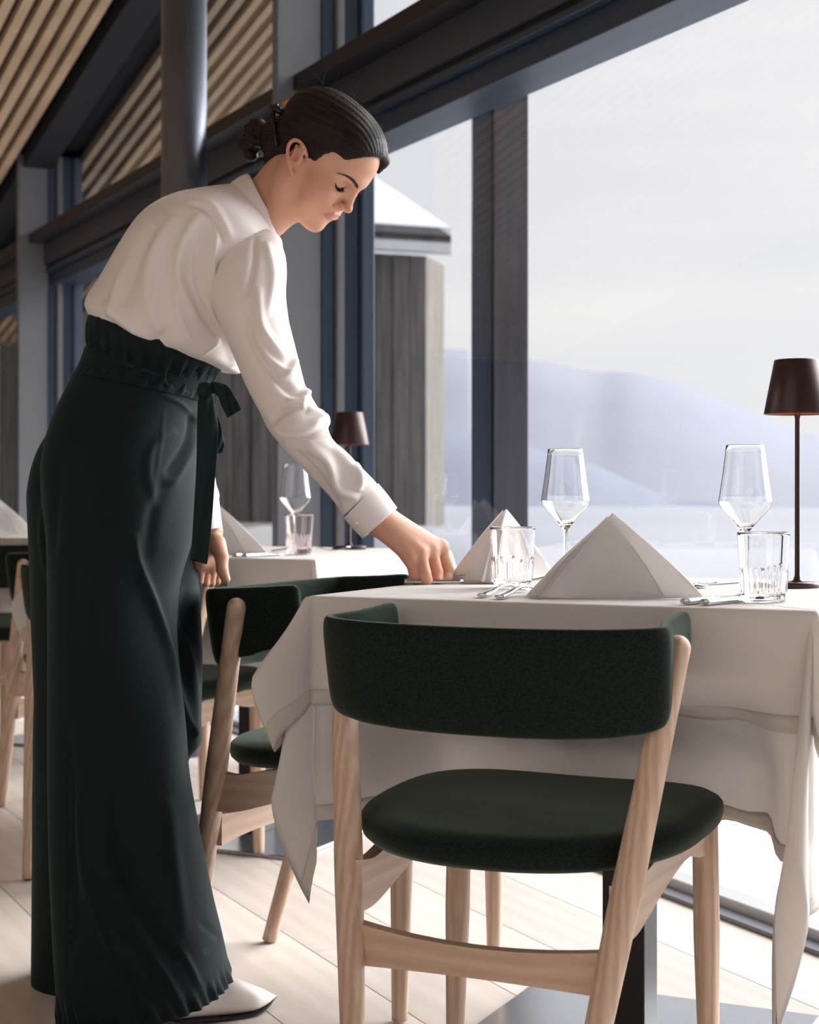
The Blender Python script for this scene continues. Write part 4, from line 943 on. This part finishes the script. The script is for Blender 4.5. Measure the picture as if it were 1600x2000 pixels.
# collar: stand and turned-down leaf around the neck
def collar():
    rows = [(474, 362, 532, 462, 3.0, .062), (476, 352, 536, 454, 3.0, .061), (484, 345, 538, 446, 3.0, .0585), (489, 346, 536, 441, 3.0, .057)]
    R1 = loft(rows, 20, 90, 2.0)
    rows = [(489, 345, 537, 440, 3.0, .0585), (483, 341, 541, 444, 3.0, .062), (470, 346, 543, 458, 3.0, .072), (456, 356, 540, 474, 3.0, .086), (450, 362, 537, 480, 3.0, .092)]
    R2 = loft(rows, 24, 90, 2.0); R3 = (R2-normals(R2)*.0022)[::-1]; return np.concatenate([R1, R2, R3[:14]])
co_ = shell('collar', collar(), M['blouse'], blouse, cap=False)
# seams as fine raised lines
def seam(name, pts, Yf, parent, m, r=.0009):
    P = crom(np.array(pts, float), 40); mo(name, *orient(*tube([W(x, y, Y) for x, y, Y in P], r, 6)), m, parent)
# trousers: near leg with the seat, far leg behind
T_ = [(172, 680, 424, 738, 3.02, .128), (160, 712, 412, 760, 3.02, .132), (142, 745, 400, 785, 3.02, .140), (118, 790, 388, 830, 3.015, .150), (94, 850, 386, 880, 3.01, .160), (82, 910, 387, 930, 3.0, .164), (84, 980, 385, 990, 2.99, .164), (92, 1050, 372, 1060, 2.975, .158),
      (95, 1130, 350, 1140, 2.965, .150), (97, 1220, 344, 1230, 2.955, .142), (98, 1320, 352, 1330, 2.945, .136), (99, 1420, 364, 1430, 2.94, .134), (100, 1520, 372, 1520, 2.935, .136), (102, 1640, 394, 1640, 2.93, .142), (106, 1760, 416, 1750, 2.93, .150), (110, 1860, 434, 1830, 2.93, .158), (114, 1925, 444, 1885, 2.93, .165), (120, 1990, 449, 1922, 2.93, .168)]
FA = .85
tr = empty('trousers'); tr.parent = person; tr.location = (0, 0, 0)
R = loft(T_, 240, 200, 2.15); R = noise_fold(R, .004, 2, 5, 21)
R = fold(R, [([(262, 1040), (270, 1100), (300, 1180), (335, 1290), (362, 1420)], 8, .012), ([(330, 940), (300, 1000), (285, 1100)], 12, -.008), ([(345, 840), (300, 870), (290, 930), (312, 1000)], 9, .005),
 ([(150, 1560), (170, 1700), (215, 1830), (300, 1930)], 16, .014), ([(215, 1500), (230, 1650), (280, 1780), (340, 1880)], 18, -.014), ([(330, 1560), (340, 1700), (360, 1830)], 16, .010), ([(130, 1400), (140, 1600), (150, 1850)], 12, -.010), ([(388, 1800), (430, 1835), (400, 1860)], 6, -.008), ([(250, 1920), (280, 1960), (300, 1990)], 6, .008), ([(200, 1800), (230, 1880), (240, 1970)], 9, .010), ([(290, 1860), (320, 1900), (350, 1955)], 7, .008), ([(350, 1850), (372, 1890), (390, 1930)], 6, .007),
 ([(384, 800), (385, 850), (345, 930), (318, 945)], 7, .009), ([(372, 806), (366, 860), (322, 925)], 6, -.009), ([(310, 770), (355, 790), (386, 826)], 3.5, .004), ([(320, 800), (312, 880), (300, 960)], 3, .0025), ([(120, 900), (108, 1000), (104, 1100)], 9, -.006), ([(200, 900), (180, 1100), (190, 1300)], 22, .006)])
# gather ripples at the hem
vv = np.linspace(0, 1, R.shape[0])[:, None]; aa = np.linspace(0, 2*PI, R.shape[1], endpoint=False)[None]
R = R+normals(R)*(.0035*np.clip((vv-.93)/.05, 0, 1)*(np.sin(aa*38+vv*60)+.6*np.sin(aa*23)))[..., None]
hemrow = (R[-1:]-np.array([0, 0, 0])); R = np.concatenate([R, R[-1:]-normals(R)[-1:]*.006, R[-8:-7]-normals(R)[-8:-7]*.008])
near = shell('trouser_leg', R, M['pants'], tr, cap=False)
T2 = [(130, 800, 385, 830, 3.06, .12), (80, 880, 388, 900, 3.08, .14), (60, 950, 388, 960, 3.09, .145), (57, 1000, 385, 1010, 3.10, .145), (59, 1080, 383, 1090, 3.10, .143), (62, 1180, 389, 1190, 3.10, .14), (68, 1290, 393, 1300, 3.10, .138), (72, 1360, 392, 1400, 3.10, .135), (70, 1420, 392, 1452, 3.105, .132), (68, 1480, 366, 1492, 3.11, .128), (66, 1560, 350, 1580, 3.13, .125),
      (66, 1700, 345, 1700, 3.16, .125), (66, 1820, 340, 1820, 3.18, .125), (65, 1912, 330, 1925, 3.19, .125)]
R = loft(T2, 180, 150, 2.2); R = noise_fold(R, .003, 2, 5, 5)
R = fold(R, [([(300, 1060), (330, 1180), (372, 1300), (388, 1440)], 9, .010), ([(370, 1130), (350, 1250), (370, 1380)], 10, -.008), ([(345, 1330), (362, 1400), (386, 1440)], 8, .010), ([(90, 960), (85, 1050), (100, 1150)], 8, .008)])
shell('trouser_leg', np.concatenate([R, R[-1:]-normals(R)[-1:]*.006, R[-8:-7]-normals(R)[-8:-7]*.008]), M['pants'], tr, cap=False)
# paper-bag waistband above the tie
WB = [(182, 616, 436, 716, 3.02, .150), (175, 622, 431, 722, 3.02, .152), (173, 640, 424, 735, 3.02, .152), (175, 665, 414, 748, 3.02, .142), (182, 692, 402, 760, 3.02, .130), (176, 702, 404, 770, 3.02, .132), (162, 716, 406, 778, 3.02, .138), (150, 732, 402, 786, 3.02, .142)]
R = loft(WB, 90, 260, 2.1); vv = np.linspace(0, 1, 90)[:, None]; aa = np.linspace(0, 2*PI, 260, endpoint=False)[None]
R = R+normals(R)*(.0042*(np.sin(aa*31+np.sin(vv*5)*1.2)+.6*np.sin(aa*17+2+vv*3)+.4*np.sin(aa*53))*np.clip(1.15-np.abs(vv-.58)*2.6, .12, 1))[..., None]
shell('waistband', np.concatenate([R[3:4]-normals(R)[3:4]*.006, R[:1]-normals(R)[:1]*.004, R]), M['pants'], tr, cap=False)
BL = [(183, 690, 399, 756, 3.02, .129), (182, 694, 401, 761, 3.02, .1315), (182, 700, 401, 767, 3.02, .1315), (183, 704, 399, 772, 3.02, .129)]
shell('belt', noise_fold(loft(BL, 16, 200, 2.1), .002, 1, 9, 8), M['pants2'], tr, cap=False)
def ribbon(name, pts, wd, m=M['pants2'], th=.0016, seed=1):
    """pts: x, y, Y, direction angle of width (deg) in the picture plane"""
    K = crom(np.array(pts, float), 60); R = []; r_ = random.Random(seed); p1, p2 = r_.uniform(0, 6), r_.uniform(0, 6)
    for i, (x, y, Y, a, w_, tw) in enumerate(K):
        t = i/59; a = math.radians(a); c = W(x, y, Y); e = np.array([math.cos(a), tw, -math.sin(a)]); sec = []
        for u in np.linspace(-1, 1, 13): sec.append(c+e*w_/2*u+np.array([0, -1, 0])*(.0022*math.sin(u*3+p1+t*7)+.0015*math.sin(u*7+t*15+p2)))
        sec2 = [s_+np.array([0, th, 0]) for s_ in sec[::-1]]; R.append(sec+sec2)
    return mo(name, *orient(*ringmesh(np.array(R))), m, tr)
ribbon('ribbon_tail', [(404, 762, 2.90, 10, .022, .2), (403, 790, 2.865, 5, .028, .2), (405, 840, 2.85, 3, .035, .1), (402, 920, 2.845, 5, .032, .1), (397, 1000, 2.84, 6, .031, 0), (390, 1085, 2.835, 10, .029, 0), (388, 1098, 2.835, 15, .028, 0)], .03, seed=2)
ribbon('ribbon_tail', [(400, 770, 2.885, -95, .016, .2), (416, 757, 2.88, -85, .020, .2), (434, 764, 2.87, -55, .024, .2), (446, 785, 2.865, -36, .027, .1), (458, 808, 2.86, -32, .027, .1)], .03, seed=5)
ribbon('bow_loop', [(408, 790, 2.93, 0, .02, .2), (418, 830, 2.92, 0, .022, .2), (424, 862, 2.915, -5, .024, .2), (424, 886, 2.915, -10, .020, .2)], .03, seed=7)
mo('knot', *orient(*lathe([(.0005, -.016), (.012, -.012), (.0155, 0), (.012, .012), (.0005, .016)], 20, *W(402, 763, 2.885)[:2], W(402, 763, 2.885)[2])), M['pants2'], tr)
for k, (x, y, Y) in enumerate([(178, 692, 2.965), (330, 735, 2.90)]):
    P = crom(np.array([W(x-1, y-16, Y), W(x-6, y-8, Y-.008), W(x-7, y+6, Y-.008), W(x-2, y+18, Y)]), 14); mo('belt_loop', *orient(*tube(P, .0016, 8)), M['pants2'], tr)
# pocket welt and side seam
def raised(name, pts, m, parent, r=.0010): mo(name, *orient(*tube([W(*p) for p in crom(np.array(pts, float), 30)], r, 6)), m, parent)
# shoe (near foot)
def shoe(name, base, toe, wd, label=None, heel=.018):
    b = np.array(base, float); t = np.array(toe, float); L = np.linalg.norm(t-b); d = (t-b)/L; d[2] = 0; d /= np.linalg.norm(d); sd = np.array([-d[1], d[0], 0])
    prof = [(0, .010, .030, .012), (.01, .026, .050, .012), (.05, .032, .066, .010), (.10, .034, .070, .006), (.15, .039, .066, .003), (.19, .041, .052, .003), (.215, .034, .042, .005), (.24, .022, .032, .009), (.262, .008, .021, .014), (.272, .002, .018, .016)]
    K = crom(np.array(prof), 60); k = L/.272; R = []; S = []
    for (y, hw_, top_, bot_) in K:
        hw_ = max(hw_, .001); c = b*np.array([1, 1, 0])+d*y*k; sec = []; so_ = []
        for j in range(28):
            a = 2*PI*j/28; ca, sa = math.cos(a), math.sin(a); zz = (top_+bot_)/2+(top_-bot_)/2*np.sign(sa)*abs(sa)**.8; x = hw_*np.sign(ca)*abs(ca)**(.85 if sa < 0 else 1.0); sec.append(c+sd*x+np.array([0, 0, zz]))
            so_.append(c+sd*hw_*1.03*ca+np.array([0, 0, bot_-.0005+(.0035 if sa > 0 else -.0015)*abs(sa)]))
        R.append(sec); S.append(so_)
    o = shell(name, np.array(R), M['shoe'], person); mo('shoe_sole', *orient(*ringmesh(np.array(S))), M['sole'], o)
    return o
s1 = shoe('shoe', W(330, 1985, 2.905)*np.array([1, 1, 0]), W(540, 1960, 3.025)*np.array([1, 1, 0]), .04)
s2 = shoe('shoe', np.array([-.64, 3.13, 0]), np.array([-.41, 3.24, 0]), .04)
# ring on the left hand
rg = mo('ring', *orient(*lathe([(.0096, -.0012), (.0108, -.0012), (.0112, 0), (.0108, .0012), (.0096, .0012), (.0096, -.0012)], 24, *W(396, 1112, YL_+.04)[:2], W(396, 1112, YL_+.04)[2], True)), M['gold'], body)
